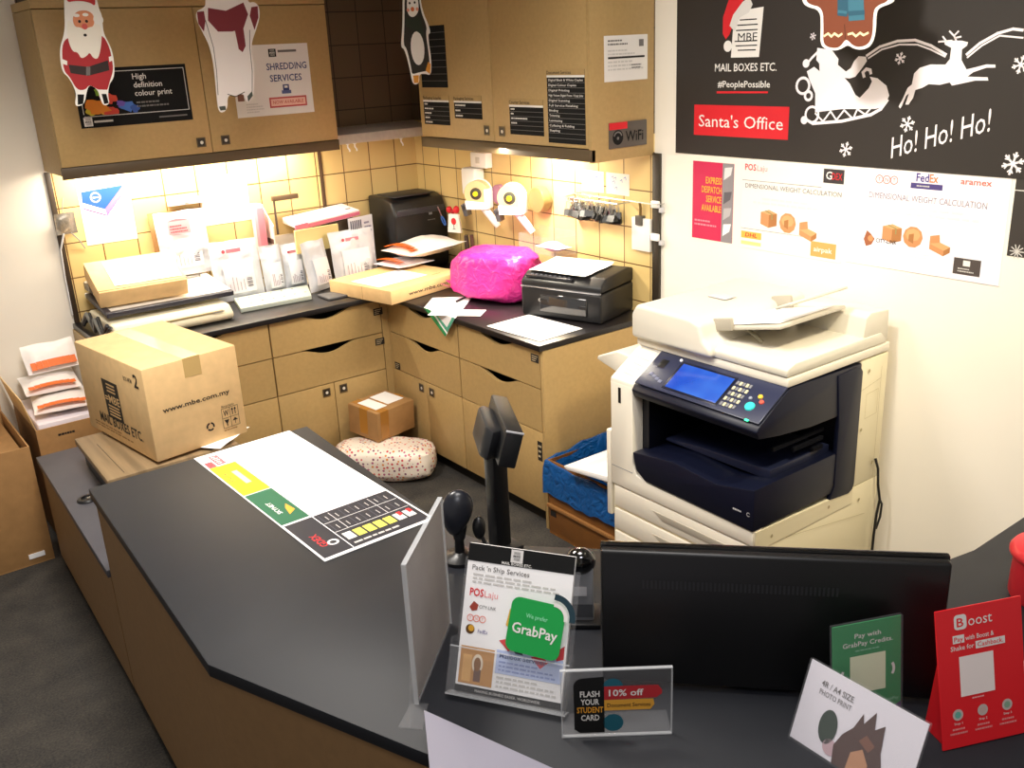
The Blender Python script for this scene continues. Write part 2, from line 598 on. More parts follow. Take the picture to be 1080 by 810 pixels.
def at_x(x):
    return frame((x, 0, 0), (0, -1, 0), (0, 0, 1))
ART={'sleigh':{'body':[(2.552,1.847),(2.608,1.839),(2.635,1.811),(2.634,1.793),(2.666,1.772),(2.662,1.753),(2.682,1.736),(2.707,1.7),(2.723,1.692),(2.753,1.722),(2.762,1.742),(2.753,1.756),(2.781,1.751),(2.814,1.729),(2.826,1.7),(2.812,1.666),(2.781,1.659),(2.66,1.656),(2.558,1.643),(2.554,1.704),(2.529,1.746),(2.516,1.774),(2.544,1.788),(2.566,1.774),(2.563,1.798),(2.551,1.809)],'arm':[(2.662,1.753),(2.666,1.772),(2.683,1.783),(2.693,1.803),(2.708,1.818),(2.734,1.816),(2.739,1.803),(2.723,1.781),(2.701,1.756),(2.681,1.751)],'deer':[(2.861,1.668),(2.871,1.687),(2.886,1.723),(2.899,1.733),(2.903,1.765),(2.92,1.781),(2.954,1.79),(3.0,1.789),(3.012,1.804),(3.013,1.835),(2.992,1.845),(2.99,1.851),(3.013,1.855),(3.043,1.854),(3.062,1.849),(3.06,1.84),(3.046,1.83),(3.048,1.801),(3.066,1.775),(3.098,1.782),(3.123,1.788),(3.149,1.787),(3.15,1.779),(3.124,1.779),(3.087,1.767),(3.071,1.755),(3.131,1.753),(3.134,1.744),(3.096,1.744),(3.027,1.73),(3.019,1.739),(2.989,1.732),(2.953,1.734),(2.933,1.723),(2.912,1.717),(2.907,1.694),(2.894,1.674),(2.883,1.674),(2.892,1.707),(2.884,1.7),(2.872,1.67),(2.867,1.662)],'l8a':[(2.562,1.84),(2.533,1.816),(2.517,1.799)],'l10a':[(2.733,1.756),(2.728,1.769),(2.739,1.779),(2.753,1.776),(2.756,1.766)],'l10b':[(2.529,1.617),(2.552,1.607),(2.663,1.618),(2.767,1.641),(2.801,1.659),(2.821,1.686)],'l6a':[(2.559,1.64),(2.591,1.615),(2.618,1.648),(2.642,1.621),(2.669,1.653),(2.704,1.626),(2.717,1.657),(2.747,1.641),(2.769,1.665)],'l5a':[(3.013,1.855),(2.993,1.854),(2.972,1.853)],'l5b':[(2.996,1.854),(2.984,1.867)],'l5c':[(3.026,1.855),(3.018,1.868),(3.003,1.881)],'l5d':[(3.018,1.868),(3.03,1.88)],'l5e':[(3.022,1.862),(3.039,1.865)],'l8b':[(2.737,1.819),(2.78,1.844),(2.839,1.859),(2.897,1.86),(2.949,1.843),(2.999,1.817)],'l5f':[(2.743,1.811),(2.788,1.836),(2.847,1.849),(2.906,1.847),(2.95,1.832),(2.997,1.811)],'l8c':[(3.062,1.816),(3.097,1.845),(3.145,1.87),(3.187,1.88),(3.214,1.876)],'l5g':[(3.065,1.808),(3.104,1.839),(3.152,1.864),(3.217,1.856)],'discs':[(2.512,1.799),(2.516,1.617)],'rings':[(2.546,1.636),(2.504,1.728),(2.528,1.696)],'flakes':[(2.853,1.809),(2.896,1.616),(2.685,1.529),(3.233,1.518),(3.22,1.786),(2.533,1.883)],'ho':[(2.85,1.51),(3.155,1.605)]},'ginger':{'outline':[(2.665,1.989),(2.682,1.969),(2.734,1.957),(2.739,1.905),(2.74,1.864),(2.757,1.848),(2.792,1.842),(2.814,1.847),(2.834,1.858),(2.855,1.846),(2.885,1.842),(2.912,1.853),(2.922,1.886),(2.919,1.939),(2.928,1.953),(2.965,1.962),(2.974,1.97),(2.967,2.004),(2.925,2.025),(2.91,2.037),(2.919,2.087),(2.866,2.143),(2.811,2.16),(2.757,2.155),(2.708,2.107),(2.727,2.051),(2.712,2.04),(2.667,2.025)],'brown':[(2.681,1.988),(2.694,1.975),(2.743,1.963),(2.749,1.904),(2.75,1.867),(2.764,1.854),(2.792,1.849),(2.81,1.853),(2.825,1.871),(2.833,1.871),(2.855,1.853),(2.88,1.85),(2.905,1.859),(2.914,1.886),(2.91,1.942),(2.92,1.959),(2.957,1.968),(2.958,1.999),(2.918,2.019),(2.899,2.038),(2.905,2.089),(2.863,2.135),(2.812,2.152),(2.761,2.145),(2.722,2.105),(2.738,2.05),(2.721,2.034),(2.679,2.018)],'scarfband':[(2.738,2.05),(2.822,2.026),(2.899,2.038),(2.902,2.009),(2.824,1.997),(2.741,2.02)],'tail1':[(2.79,2.008),(2.842,2.001),(2.826,1.934),(2.794,1.939)],'tail2':[(2.824,2.0),(2.874,2.002),(2.885,1.923),(2.833,1.922)],'st1':[(2.795,1.954),(2.825,1.949),(2.825,1.942),(2.795,1.946)],'st2':[(2.829,1.949),(2.883,1.949),(2.884,1.937),(2.83,1.936)],'ice1':[(2.753,1.884),(2.766,1.891),(2.778,1.882),(2.788,1.89),(2.802,1.882),(2.813,1.888)],'ice2':[(2.834,1.886),(2.848,1.889),(2.86,1.88),(2.873,1.889),(2.885,1.882),(2.899,1.888)],'gap':[(2.82,1.913),(2.826,1.874)],'eyes':[(2.791,2.099),(2.842,2.094)],'mouth':[(2.793,2.076),(2.819,2.065),(2.844,2.071)]},'santa':{'outline':[(-1.812,2.165),(-1.744,2.184),(-1.704,2.159),(-1.702,2.101),(-1.694,2.076),(-1.698,2.047),(-1.7,2.012),(-1.683,1.966),(-1.679,1.931),(-1.683,1.88),(-1.693,1.85),(-1.713,1.83),(-1.725,1.79),(-1.723,1.759),(-1.748,1.753),(-1.755,1.782),(-1.757,1.813),(-1.784,1.835),(-1.799,1.81),(-1.815,1.765),(-1.842,1.757),(-1.85,1.768),(-1.835,1.807),(-1.854,1.866),(-1.871,1.88),(-1.872,1.924),(-1.863,1.973),(-1.844,2.007),(-1.832,2.045),(-1.825,2.093)],'red':[(-1.838,2.001),(-1.781,2.014),(-1.706,2.012),(-1.688,1.966),(-1.686,1.921),(-1.688,1.88),(-1.712,1.835),(-1.725,1.805),(-1.757,1.813),(-1.784,1.835),(-1.803,1.815),(-1.833,1.817),(-1.849,1.864),(-1.865,1.884),(-1.864,1.929),(-1.856,1.973)],'beard':[(-1.815,2.069),(-1.829,2.035),(-1.831,1.987),(-1.823,1.952),(-1.805,1.951),(-1.798,1.926),(-1.776,1.935),(-1.763,1.949),(-1.754,1.926),(-1.735,1.923),(-1.713,1.982),(-1.704,2.032),(-1.717,2.077),(-1.752,2.033),(-1.797,2.034)],'face':[(-1.802,2.073),(-1.778,2.095),(-1.736,2.094),(-1.723,2.072),(-1.731,2.038),(-1.752,2.036),(-1.765,2.026),(-1.777,2.036),(-1.801,2.039)],'fluff':[(-1.825,2.084),(-1.817,2.112),(-1.78,2.126),(-1.731,2.121),(-1.712,2.101),(-1.708,2.081),(-1.724,2.077),(-1.741,2.094),(-1.778,2.097),(-1.807,2.076)],'hat':[(-1.813,2.122),(-1.803,2.16),(-1.755,2.179),(-1.709,2.159),(-1.711,2.106),(-1.731,2.123),(-1.779,2.129)],'belt':[(-1.846,1.908),(-1.778,1.897),(-1.702,1.917),(-1.703,1.881),(-1.784,1.865),(-1.844,1.878)],'buckle':[(-1.785,1.898),(-1.77,1.897),(-1.776,1.867),(-1.791,1.866)],'cuff1':[(-1.864,1.929),(-1.848,1.921),(-1.851,1.906),(-1.865,1.912)],'cuff2':[(-1.697,1.929),(-1.681,1.933),(-1.684,1.916),(-1.698,1.911)],'boot1':[(-1.834,1.801),(-1.81,1.8),(-1.82,1.766),(-1.84,1.764)],'boot2':[(-1.747,1.798),(-1.73,1.797),(-1.727,1.762),(-1.744,1.76)],'bf1':[(-1.835,1.817),(-1.802,1.815),(-1.807,1.799),(-1.836,1.802)],'bf2':[(-1.758,1.814),(-1.724,1.811),(-1.729,1.796),(-1.755,1.798)],'dots':[(-1.779,2.057),(-1.754,2.057),(-1.764,2.039),(-1.768,2.009)],'brow':[(-1.786,2.078),(-1.754,2.08)],'pom':[(-1.711,2.062)]},'bear':{'outline':[(-1.284,2.195),(-1.254,2.221),(-1.215,2.224),(-1.163,2.218),(-1.139,2.2),(-1.112,2.159),(-1.112,2.111),(-1.084,2.117),(-1.066,2.098),(-1.068,2.056),(-1.092,2.008),(-1.116,1.965),(-1.125,1.923),(-1.119,1.867),(-1.136,1.754),(-1.168,1.721),(-1.179,1.744),(-1.183,1.763),(-1.219,1.753),(-1.252,1.762),(-1.261,1.7),(-1.3,1.69),(-1.298,1.765),(-1.292,1.869),(-1.296,1.948),(-1.315,1.999),(-1.336,2.05),(-1.333,2.085),(-1.299,2.096),(-1.287,2.113)],'scarf':[(-1.283,2.096),(-1.21,2.084),(-1.132,2.114),(-1.118,2.069),(-1.146,2.015),(-1.195,2.005),(-1.255,2.006),(-1.29,2.049)],'tail':[(-1.184,2.01),(-1.146,2.015),(-1.146,1.948),(-1.163,1.924),(-1.178,1.937)],'mit1':[(-1.33,2.082),(-1.301,2.084),(-1.3,2.049),(-1.313,2.008),(-1.331,2.038)],'mit2':[(-1.112,2.063),(-1.1,2.096),(-1.072,2.099),(-1.075,2.056),(-1.099,2.008)],'paw1':[(-1.295,1.718),(-1.268,1.719),(-1.267,1.703),(-1.291,1.702)],'paw2':[(-1.168,1.75),(-1.144,1.77),(-1.143,1.751),(-1.167,1.728)],'belly':[(-1.251,1.764),(-1.219,1.752),(-1.177,1.768)],'side1':[(-1.3,2.049),(-1.283,1.947),(-1.284,1.856),(-1.292,1.764)],'side2':[(-1.12,2.008),(-1.129,1.941),(-1.132,1.848),(-1.144,1.767)],'dots':[(-1.225,2.177),(-1.176,2.177),(-1.202,2.154)]},'penguin':{'outline':[(-0.554,2.145),(-0.533,2.168),(-0.502,2.176),(-0.483,2.164),(-0.474,2.137),(-0.468,2.058),(-0.438,1.993),(-0.434,1.964),(-0.449,1.961),(-0.438,1.854),(-0.446,1.792),(-0.476,1.802),(-0.507,1.801),(-0.508,1.764),(-0.542,1.758),(-0.55,1.826),(-0.568,1.908),(-0.587,1.913),(-0.569,1.996)],'black':[(-0.547,2.141),(-0.528,2.162),(-0.503,2.168),(-0.486,2.159),(-0.481,2.133),(-0.476,2.054),(-0.449,1.989),(-0.459,1.965),(-0.448,1.854),(-0.454,1.813),(-0.506,1.809),(-0.543,1.801),(-0.543,1.826),(-0.558,1.908),(-0.574,1.923),(-0.561,1.996)],'face':[(-0.541,2.098),(-0.527,2.122),(-0.497,2.121),(-0.484,2.098),(-0.486,2.05),(-0.516,2.027),(-0.543,2.043)],'belly':[(-0.505,1.906)],'scarf':[(-0.556,2.032),(-0.517,2.02),(-0.483,2.038),(-0.471,1.994),(-0.471,1.945),(-0.496,1.974),(-0.555,1.988)],'foot1':[(-0.538,1.797),(-0.509,1.797),(-0.514,1.766),(-0.536,1.766)],'foot2':[(-0.473,1.814),(-0.456,1.85),(-0.444,1.839),(-0.451,1.798)],'dots':[(-0.528,2.086),(-0.503,2.088),(-0.516,2.062)],'cheek':[(-0.538,2.059),(-0.493,2.062)]}}
# ------------------------------------------------------------------ the room
S = 0.1561
ZR = 1.3144
struct('floor', G().box(-4.6, 0.1, -6.2, 0.1, -0.05, 0.0, carpet_mat()))
struct('ceiling', G().box(-4.6, 0.1, -6.2, 0.1, 2.7, 2.75, mat('d8d4cc', 0.9)))
struct('wall_back', G().box(-4.6, 0.1, 0.0, 0.1, 0.0, 2.7, WALLW))
struct('wall_right', G().box(0.0, 0.1, -6.2, 0.0, 0.0, 2.7, WALLW))
TB = tile_mat('tile_back', 0, 0.0172, ZR, S, 'dfc488', 'd8bb7c', '6b4a25')
TR = tile_mat('tile_right', 1, -0.0772, ZR, S, 'dfc488', 'd8bb7c', '6b4a25')
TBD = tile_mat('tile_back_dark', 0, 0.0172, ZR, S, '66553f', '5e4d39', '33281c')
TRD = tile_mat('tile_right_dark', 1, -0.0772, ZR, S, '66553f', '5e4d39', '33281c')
struct('wall_back_tiles', G().box(-1.862, 0.0, -0.006, 0.0, 0.80, 1.545, TB))
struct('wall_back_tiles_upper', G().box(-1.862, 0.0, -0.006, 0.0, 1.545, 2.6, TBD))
struct('wall_right_tiles', G().box(-0.006, 0.0, -1.81, -0.006, 0.80, 1.545, TR))
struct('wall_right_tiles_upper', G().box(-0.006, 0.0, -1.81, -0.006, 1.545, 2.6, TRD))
struct('trim_1', G().box(-0.014, 0.0, -1.85, -1.81, 0.80, 1.47, mat('2e261c', 0.5), 0.002))
struct('trim_2', G().box(-0.592, -0.572, -0.012, -0.006, 0.80, 1.475, mat('4a3420', 0.5), 0.002))
struct('trim_3', G().box(-1.885, -1.862, -0.012, 0.0, 0.80, 1.475, mat('3a2c1e', 0.5), 0.002))
# bulkhead above the wall cabinets
struct('trim_4', G().box(-1.80, -0.64, -0.30, -0.006, 2.15, 2.7, mat('8a6f4b', 0.7)))
struct('trim_5', G().box(-0.30, -0.006, -1.79, -0.62, 2.15, 2.7, mat('8a6f4b', 0.7)))

# ------------------------------------------------------------------ wall cabinets


def pull(F, u, v, par, s=0.036):
    g = G()
    g.rect(F, u - s / 2, v - s / 2, u + s / 2, v + s / 2, mat('2a2118', 0.4), 0.0015)
    g.line(F, [(u - s / 2, v - s / 2), (u + s / 2, v - s / 2), (u + s / 2, v + s / 2), (u - s / 2, v + s / 2), (u - s / 2, v - s / 2)], 0.005, mat('5b4a33', 0.4), 0.003)
    g.disc(F, u + 0.002, v - 0.001, s * .2, mat('d8d2c6', 0.3), 0.0032)
    part('pull', g, par, 'dark square recessed pull', flat=True)


t = thing('wall_cabinet', 'brown two-door wall cabinet on the back wall, above the white pouches', 'cabinet', (-1.255, -0.17, 1.467))
g = G()
g.box(-1.882, -1.864, -0.318, -0.008, 1.48, 2.115, LAM, 0.001)
g.box(-0.650, -0.632, -0.318, -0.008, 1.48, 2.115, LAM, 0.001)
g.box(-1.864, -0.650, -0.318, -0.008, 1.508, 1.526, LAM)
g.box(-1.864, -0.650, -0.318, -0.008, 2.10, 2.115, LAM)
g.box(-1.882, -0.632, -0.334, -0.008, 2.117, 2.15, LAM, 0.001)
g.box(-1.864, -0.650, -0.03, -0.008, 1.526, 2.10, LAM)
part('body', g, t)
part('pelmet', G().box(-1.884, -0.630, -0.336, -0.318, 1.467, 1.513, LAMD, 0.001), t, 'dark strip along the bottom edge')
for x0, x1, px in ((-1.880, -1.2515, -1.297), (-1.2485, -0.634, -1.187)):
    d = part('door', G().box(x0, x1, -0.336, -0.319, 1.516, 2.113, LAM, 0.001), t)
    pull(at_y(-0.336), px, 1.563, d)

t = thing('wall_cabinet', 'brown two-door wall cabinet on the right wall, covered in black price lists', 'cabinet', (-0.17, -1.21, 1.467))
g = G()
g.box(-0.318, -0.008, -0.632, -0.614, 1.48, 2.115, LAM, 0.001)
g.box(-0.336, -0.008, -1.812, -1.794, 1.463, 2.30, LAM, 0.001)
g.box(-0.318, -0.008, -1.794, -0.632, 1.508, 1.526, LAM)
g.box(-0.318, -0.008, -1.794, -0.632, 2.10, 2.115, LAM)
g.box(-0.03, -0.008, -1.794, -0.632, 1.526, 2.10, LAM)
g.box(-0.334, -0.008, -1.794, -0.614, 2.117, 2.15, LAM, 0.001)
part('body', g, t)
part('pelmet', G().box(-0.338, -0.318, -1.812, -0.612, 1.467, 1.512, LAMD, 0.001), t, 'dark strip along the bottom edge')
for y0, y1, py in ((-1.1905, -0.616, -1.142), (-1.793, -1.1935, -1.25)):
    d = part('door', G().box(-0.336, -0.319, y0, y1, 1.516, 2.113, LAM, 0.001), t)
    pull(at_x(-0.336), -py, 1.561, d)

# lamp bodies of the two under-cabinet tubes
TUBE = mat('fff2d8', 0.4, emit=6.0)
t = thing('under_cabinet_lamp', 'white tube lamp fixed beneath the wall cabinet on the back wall', 'lamp', (-1.27, -0.2, 1.49))
part('housing', G().box(-1.85, -0.69, -0.155, -0.105, 1.4995, 1.508, WHITE, 0.001), t)
t = thing('under_cabinet_lamp', 'white tube lamp fixed beneath the wall cabinet on the right wall', 'lamp', (-0.2, -1.25, 1.49))
part('housing', G().box(-0.155, -0.105, -1.78, -0.68, 1.4995, 1.508, WHITE, 0.001), t)

# stone-grey shelf in the corner between the cabinets
g = G()
g.prism([(-0.20, 1.475), (-0.20, 1.521), (-0.006, 1.545), (-0.006, 1.475)], -0.60, -0.006, mat('beb6ac', 0.7, nz=0.08, scale=40), 'x', 0.003)
solo('corner_shelf', g, 'grey stone corner shelf between the two wall cabinets', 'shelf', (-0.3, -0.1, 1.475))

# ------------------------------------------------------------------ base cabinets


def dip_front(c0, c1, z0, z1, mid, hw=0.145, dep=0.036):
    pts = [(c0, z0), (c1, z0), (c1, z1)]
    n = 16
    for k in range(n + 1):
        q = 1 - 2 * k / n
        pts.append((mid + q * hw, z1 - dep * (0.5 + 0.5 * math.cos(math.pi * q)) ** 0.8))
    pts.append((c0, z1))
    return pts


def sticker(g, F, u, v, w=0.05, h=0.034):
    g.rect(F, u - w / 2, v - h / 2, u + w / 2, v + h / 2, INK, 0.001)
    for k in range(3):
        g.rect(F, u - w * .38, v - h * .32 + k * h * .26, u + w * (.1 + .12 * k), v - h * .22 + k * h * .26, mat('b9a888', 0.6), 0.0014)


def base_unit(axis, c0, c1, label, stick=(), ndoor=2, end=None, drawers=True):
    """fronts on the plane x or y = -0.604; c runs along the run"""
    F = at_y(-0.604) if axis == 'x' else at_x(-0.604)
    sg = 1 if axis == 'x' else -1
    ext = 'y' if axis == 'x' else 'x'

    def bx(g, a, b, d0, d1, z0, z1, m, bv=0.0):
        return g.box(a, b, d0, d1, z0, z1, m, bv) if axis == 'x' else g.box(d0, d1, a, b, z0, z1, m, bv)
    mid = (c0 + c1) / 2
    t = thing('base_cabinet', label, 'cabinet', (mid, -0.3, 0) if axis == 'x' else (-0.3, mid, 0))
    g = G()
    bx(g, c0 + .001, c0 + .018, -0.585, -0.01, 0.07, 0.774, LAM)
    bx(g, c1 - .018, c1 - .001, -0.585, -0.01, 0.07, 0.774, LAM)
    bx(g, c0 + .018, c1 - .018, -0.585, -0.01, 0.07, 0.09, LAM)
    bx(g, c0 + .018, c1 - .018, -0.03, -0.01, 0.09, 0.774, DARK)
    bx(g, c0 + .018, c1 - .018, -0.48, -0.46, 0.09, 0.774, DARK)
    if end:
        bx(g, *end, -0.605, -0.006, 0.0, 0.774, LAM, 0.001)
    part('body', g, t)
    part('plinth', bx(G(), c0, c1, -0.56, -0.54, 0.0, 0.07, DARK), t, 'black recessed plinth')
    for i, (z0, z1) in enumerate(((0.614, 0.774), (0.428, 0.609))):
        g = G().prism(dip_front(c0 + .003, c1 - .003, z0, z1, mid), -0.604, -0.586, LAM, ext)
        d = part('drawer_front', g, t)
        if i < len(stick) and stick[i] is not None:
            gs = G(); sticker(gs, F, sg * stick[i][0], stick[i][1])
            part('sticker', gs, d, 'small black label', flat=True)
    w = (c1 - c0) / ndoor
    for k in range(ndoor):
        a, b = c0 + k * w, c0 + (k + 1) * w
        g = bx(G(), a + .002, b - .002, -0.604, -0.586, 0.075, 0.423, LAM, 0.001)
        d = part('door', g, t)
        if ndoor == 2:
            px = (b - .045) if k == 0 else (a + .045)
            pull(F, sg * px, 0.385, d)
            if end and axis == 'y' and k == 0:
                gs = G(); sticker(gs, F, sg * (c0 + .022), .34, .03, .085); part('sticker', gs, d, 'tall black label', flat=True)
    return t


base_unit('x', -1.885, -1.214, 'brown drawer unit on the back run, behind the big carton', ndoor=2, end=(-1.90, -1.885))
base_unit('x', -1.212, -0.640, 'brown drawer unit on the back run, nearest the inner corner', stick=((-0.655, .72), (-0.66, .57)), ndoor=2)
g = G().box(-0.638, -0.588, -0.603, -0.585, 0.0, 0.774, LAM).box(-0.603, -0.585, -0.618, -0.604, 0.0, 0.774, LAM)
solo('corner_filler', g, 'narrow brown filler post in the inner corner of the base cabinets', 'filler panel', (-0.604, -0.604, 0))
base_unit('y', -1.213, -0.620, 'brown drawer unit on the right run, under the flat carton and pink bag', stick=(None, (-0.66, .445)), ndoor=2)
base_unit('y', -1.788, -1.215, 'brown drawer unit at the open end of the right run, under the black inkjet', stick=((-1.755, .735), None), ndoor=2, end=(-1.806, -1.789))

g = G()
g.prism([(-1.895, -0.622), (-0.622, -0.622), (-0.622, -1.808), (-0.006, -1.808), (-0.006, -0.006), (-1.895, -0.006)], 0.776, 0.80, mat('1d1a1c', 0.3, nz=0.1, scale=20), 'z', 0.002)
solo('worktop', g, 'black L-shaped worktop lying on the brown base cabinets', 'worktop', (-0.6, -0.6, 0.776))

# ------------------------------------------------------------------ the service desk
DESK = [(-2.304, -1.805), (-2.349, -2.874), (-2.156, -3.368), (-1.80, -4.25), (-1.30, -4.75), (-0.6, -4.95), (-0.012, -4.95), (-0.012, -3.63),
        (-0.80, -3.64), (-0.88, -3.625), (-1.305, -3.20), (-1.567, -2.92), (-1.63, -2.83), (-1.655, -2.72), (-1.61, -1.805)]


def inset(poly, d):
    out = []
    n = len(poly)
    for i in range(n):
        a, b, c = Vector(poly[i - 1]), Vector(poly[i]), Vector(poly[(i + 1) % n])
        e1 = (b - a).normalized(); e2 = (c - b).normalized()
        n1 = Vector((-e1.y, e1.x)); n2 = Vector((-e2.y, e2.x))
        k = (n1 + n2); k = k / max(0.3, k.dot(n1))
        q = b + k * d
        out.append((q.x, q.y))
    return out


t = thing('service_desk', 'brown service desk with a dark grey top carrying the monitor and price mat', 'desk', (-1.98, -2.3, 0))
part('desktop', G().prism(DESK, 0.715, 0.745, TOPM, 'z', 0.002), t, 'dark grey laminate top')
part('carcass', G().prism(inset(DESK, 0.010), 0.05, 0.714, mat('8c6b45', 0.55, nz=0.06, scale=40), 'z'), t)  # same laminate, darkened to put the outer face's shade into its colour
part('plinth', G().prism(inset(DESK, 0.02), 0.0, 0.049, DARK, 'z'), t, 'black plinth')
t = thing('low_desk_unit', 'low brown unit with a dark grey top at the far end of the service desk', 'desk', (-1.95, -1.2, 0))
LD = [(-2.262, -0.69), (-2.302, -1.802), (-1.62, -1.802), (-1.60, -0.69)]
part('desktop', G().prism(LD, 0.445, 0.47, mat('4b4a50', 0.45, nz=0.06, scale=14), 'z', 0.002), t, 'dark grey laminate top')
part('carcass', G().prism(inset(LD, 0.010), 0.04, 0.444, mat('8c6b45', 0.55, nz=0.06, scale=40), 'z'), t)  # shade painted into the laminate tone, as on the desk
part('plinth', G().prism(inset(LD, 0.02), 0.0, 0.039, DARK, 'z'), t, 'black plinth')
g = G().lathe([(0.0, 0.470), (0.032, 0.470), (0.034, 0.474), (0.03, 0.479), (0.02, 0.480), (0.018, 0.474), (0, 0.474)], BLACK, 20, Matrix.Translation((-2.212, -1.24, 0)))
g.box(-2.212, -2.197, -1.25, -1.235, 0.4741, 0.479, STEEL, M=None)
part('cable_grommet', g, t, 'black round cable grommet')

# pale ledge in the near corner
g = G()
LE = [(-2.123, -3.343), (-2.62, -4.25), (-2.2, -4.5), (-1.90, -4.05)]
g.prism(LE, 0.772, 0.80, mat('8b8896', 0.5), 'z', 0.002)
t = thing('raised_ledge', 'pale lavender-grey ledge at the near edge of the dark desk', 'ledge', (-2.3, -4.1, 0))
part('ledge_top', g, t)
part('support', G().prism([(-2.28, -3.75), (-2.55, -4.22), (-2.2, -4.42), (-2.04, -4.1)], 0.0, 0.771, mat('8b8896', 0.5), 'z'), t)

for x, lab in ((-.50, 'small white hook under the grey corner shelf, nearest the left cabinet'), (-.46, 'small white hook under the grey corner shelf, second from the left cabinet'), (-.19, 'small white hook under the grey corner shelf, nearest the right cabinet')):
    g = G().tube([(x, -.17, 1.4745), (x, -.17, 1.455), (x + .004, -.178, 1.445), (x + .008, -.172, 1.436)], .004, WHITE, 7).box(x - .006, x + .006, -.176, -.164, 1.469, 1.4745, WHITE)
    solo('hook', g, lab, 'hook')
solo('power_cable', G().tube([(-1.875, -.28, 2.156), (-1.85, -.30, 2.158), (-1.80, -.315, 2.157), (-1.76, -.30, 2.20), (-1.75, -.30, 2.30)], .006, BLACK, 7), 'black cable lying on top of the left wall cabinet', 'cable')
# ------------------------------------------------------------------ signs on the wall cabinets
PW = mat('e6e2dd', 0.75)
PB = mat('151515', 0.85, spec=.25)
PG = mat('6e6a68', 0.7)
PLG = mat('c9c6c2', 0.7)
BLUE = mat('27356f', 0.6)


def sheet(u0, v0, u1, v1, F, m, th=0.0015):
    """a card standing off its wall by its own thickness; returns the builder and the frame of its face"""
    g = G()
    g.box(u0, u1, v0, v1, 0.0004, th, m, M=F)
    return g, F @ Matrix.Translation((0, 0, th))


def logo_block(g, F, u, v, w, h, fg, bg, cap='MBE'):
    g.rect(F, u, v, u + w, v + h, bg, 0.0007)
    for k in range(3):
        g.rect(F, u + w * .18, v + h * (.68 + .09 * k), u + w * .82, v + h * (.71 + .09 * k), fg, 0.0011)
        g.rect(F, u + w * .18, v + h * (.12 + .09 * k), u + w * .82, v + h * (.15 + .09 * k), fg, 0.0011)
    g.text(F, cap, u + w * .5, v + h * .40, h * .2, fg, 0.0011, w=w * .72, al='c', bold=0.03)


# High definition colour print
F = at_y(-0.336)
g, f = sheet(-1.778, 1.661, -1.317, 1.89, F, PB)
g.line(f, [(-1.76, 1.715), (-1.76, 1.875), (-1.328, 1.875), (-1.328, 1.705), (-1.76, 1.705)], 0.003, PLG)
rnd = random.Random(4)
for c, x, y, r in (('e8891f', -1.70, 1.74, .05), ('d9452a', -1.655, 1.77, .035), ('d4c02c', -1.725, 1.725, .03), ('8ab63a', -1.68, 1.80, .028), ('d43e2c', -1.65, 1.72, .03), ('3f6fc0', -1.585, 1.735, .032), ('6a4fae', -1.61, 1.75, .02), ('e0a030', -1.675, 1.725, .03), ('2a4f9c', -1.555, 1.725, .02)):
    pts = []
    for k in range(16):
        a = 2 * math.pi * k / 16; q = r * rnd.uniform(.6, 1.15)
        pts.append((max(-1.757, x + q * math.cos(a)), max(1.708, y + q * .8 * math.sin(a))))
    g.poly(f, pts, mat(c, 0.6), 0.0008 + 0.0001 * len(pts) * rnd.random())
for i, tx in enumerate(('High', 'definition', 'colour print')):
    g.text(f, tx, -1.545, 1.84 - i * 0.033, 0.022, PW, 0.0026, bold=0.015)
g.bars(f, -1.545, -1.40, 1.725, 1.755, 2, PG, 0.0026)
logo_block(g, f, -1.765, 1.668, 0.034, 0.034, PB, PW)
g.rect(f, -1.725, 1.68, -1.65, 1.688, PLG)
g.rect(f, -1.46, 1.68, -1.34, 1.686, PG)
solo('poster', g, 'black colour-print poster on the left door of the wall cabinet', 'poster', (-1.547, -0.337, 1.661), flat=True)

g, f = sheet(-1.115, 1.65, -0.742, 1.953, F, PW)
g.rect(f, -1.105, 1.72, -1.075, 1.93, mat('8a5a4a', .7))
g.bars(f, -1.07, -0.985, 1.665, 1.71, 4, PLG)
logo_block(g, f, -0.935, 1.90, 0.036, 0.034, PW, PB)
g.rect(f, -0.89, 1.918, -0.80, 1.928, PG)
g.text(f, 'SHREDDING', -0.855, 1.845, 0.028, BLUE, w=0.195, al='c', bold=0.03)
g.text(f, 'SERVICES', -0.865, 1.795, 0.028, BLUE, w=0.155, al='c', bold=0.03)
g.rect(f, -0.885, 1.755, -0.855, 1.78, BLUE); g.rect(f, -0.893, 1.74, -0.847, 1.755, mat('5a6390', .6)); g.rect(f, -0.878, 1.765, -0.862, 1.775, PW, 0.0009)
rd = mat('c2484a', .6)
g.rect(f, -0.958, 1.682, -0.775, 1.727, rd); g.rect(f, -0.951, 1.689, -0.782, 1.720, mat('eebfae', .7), 0.0009)
g.text(f, 'NOW AVAILABLE', -0.8665, 1.698, 0.014, rd, 0.0012, w=0.15, al='c', bold=0.03)
solo('notice', g, 'white shredding notice on the right door of the wall cabinet', 'notice', (-0.93, -0.337, 1.65), flat=True)

F = at_x(-0.336)


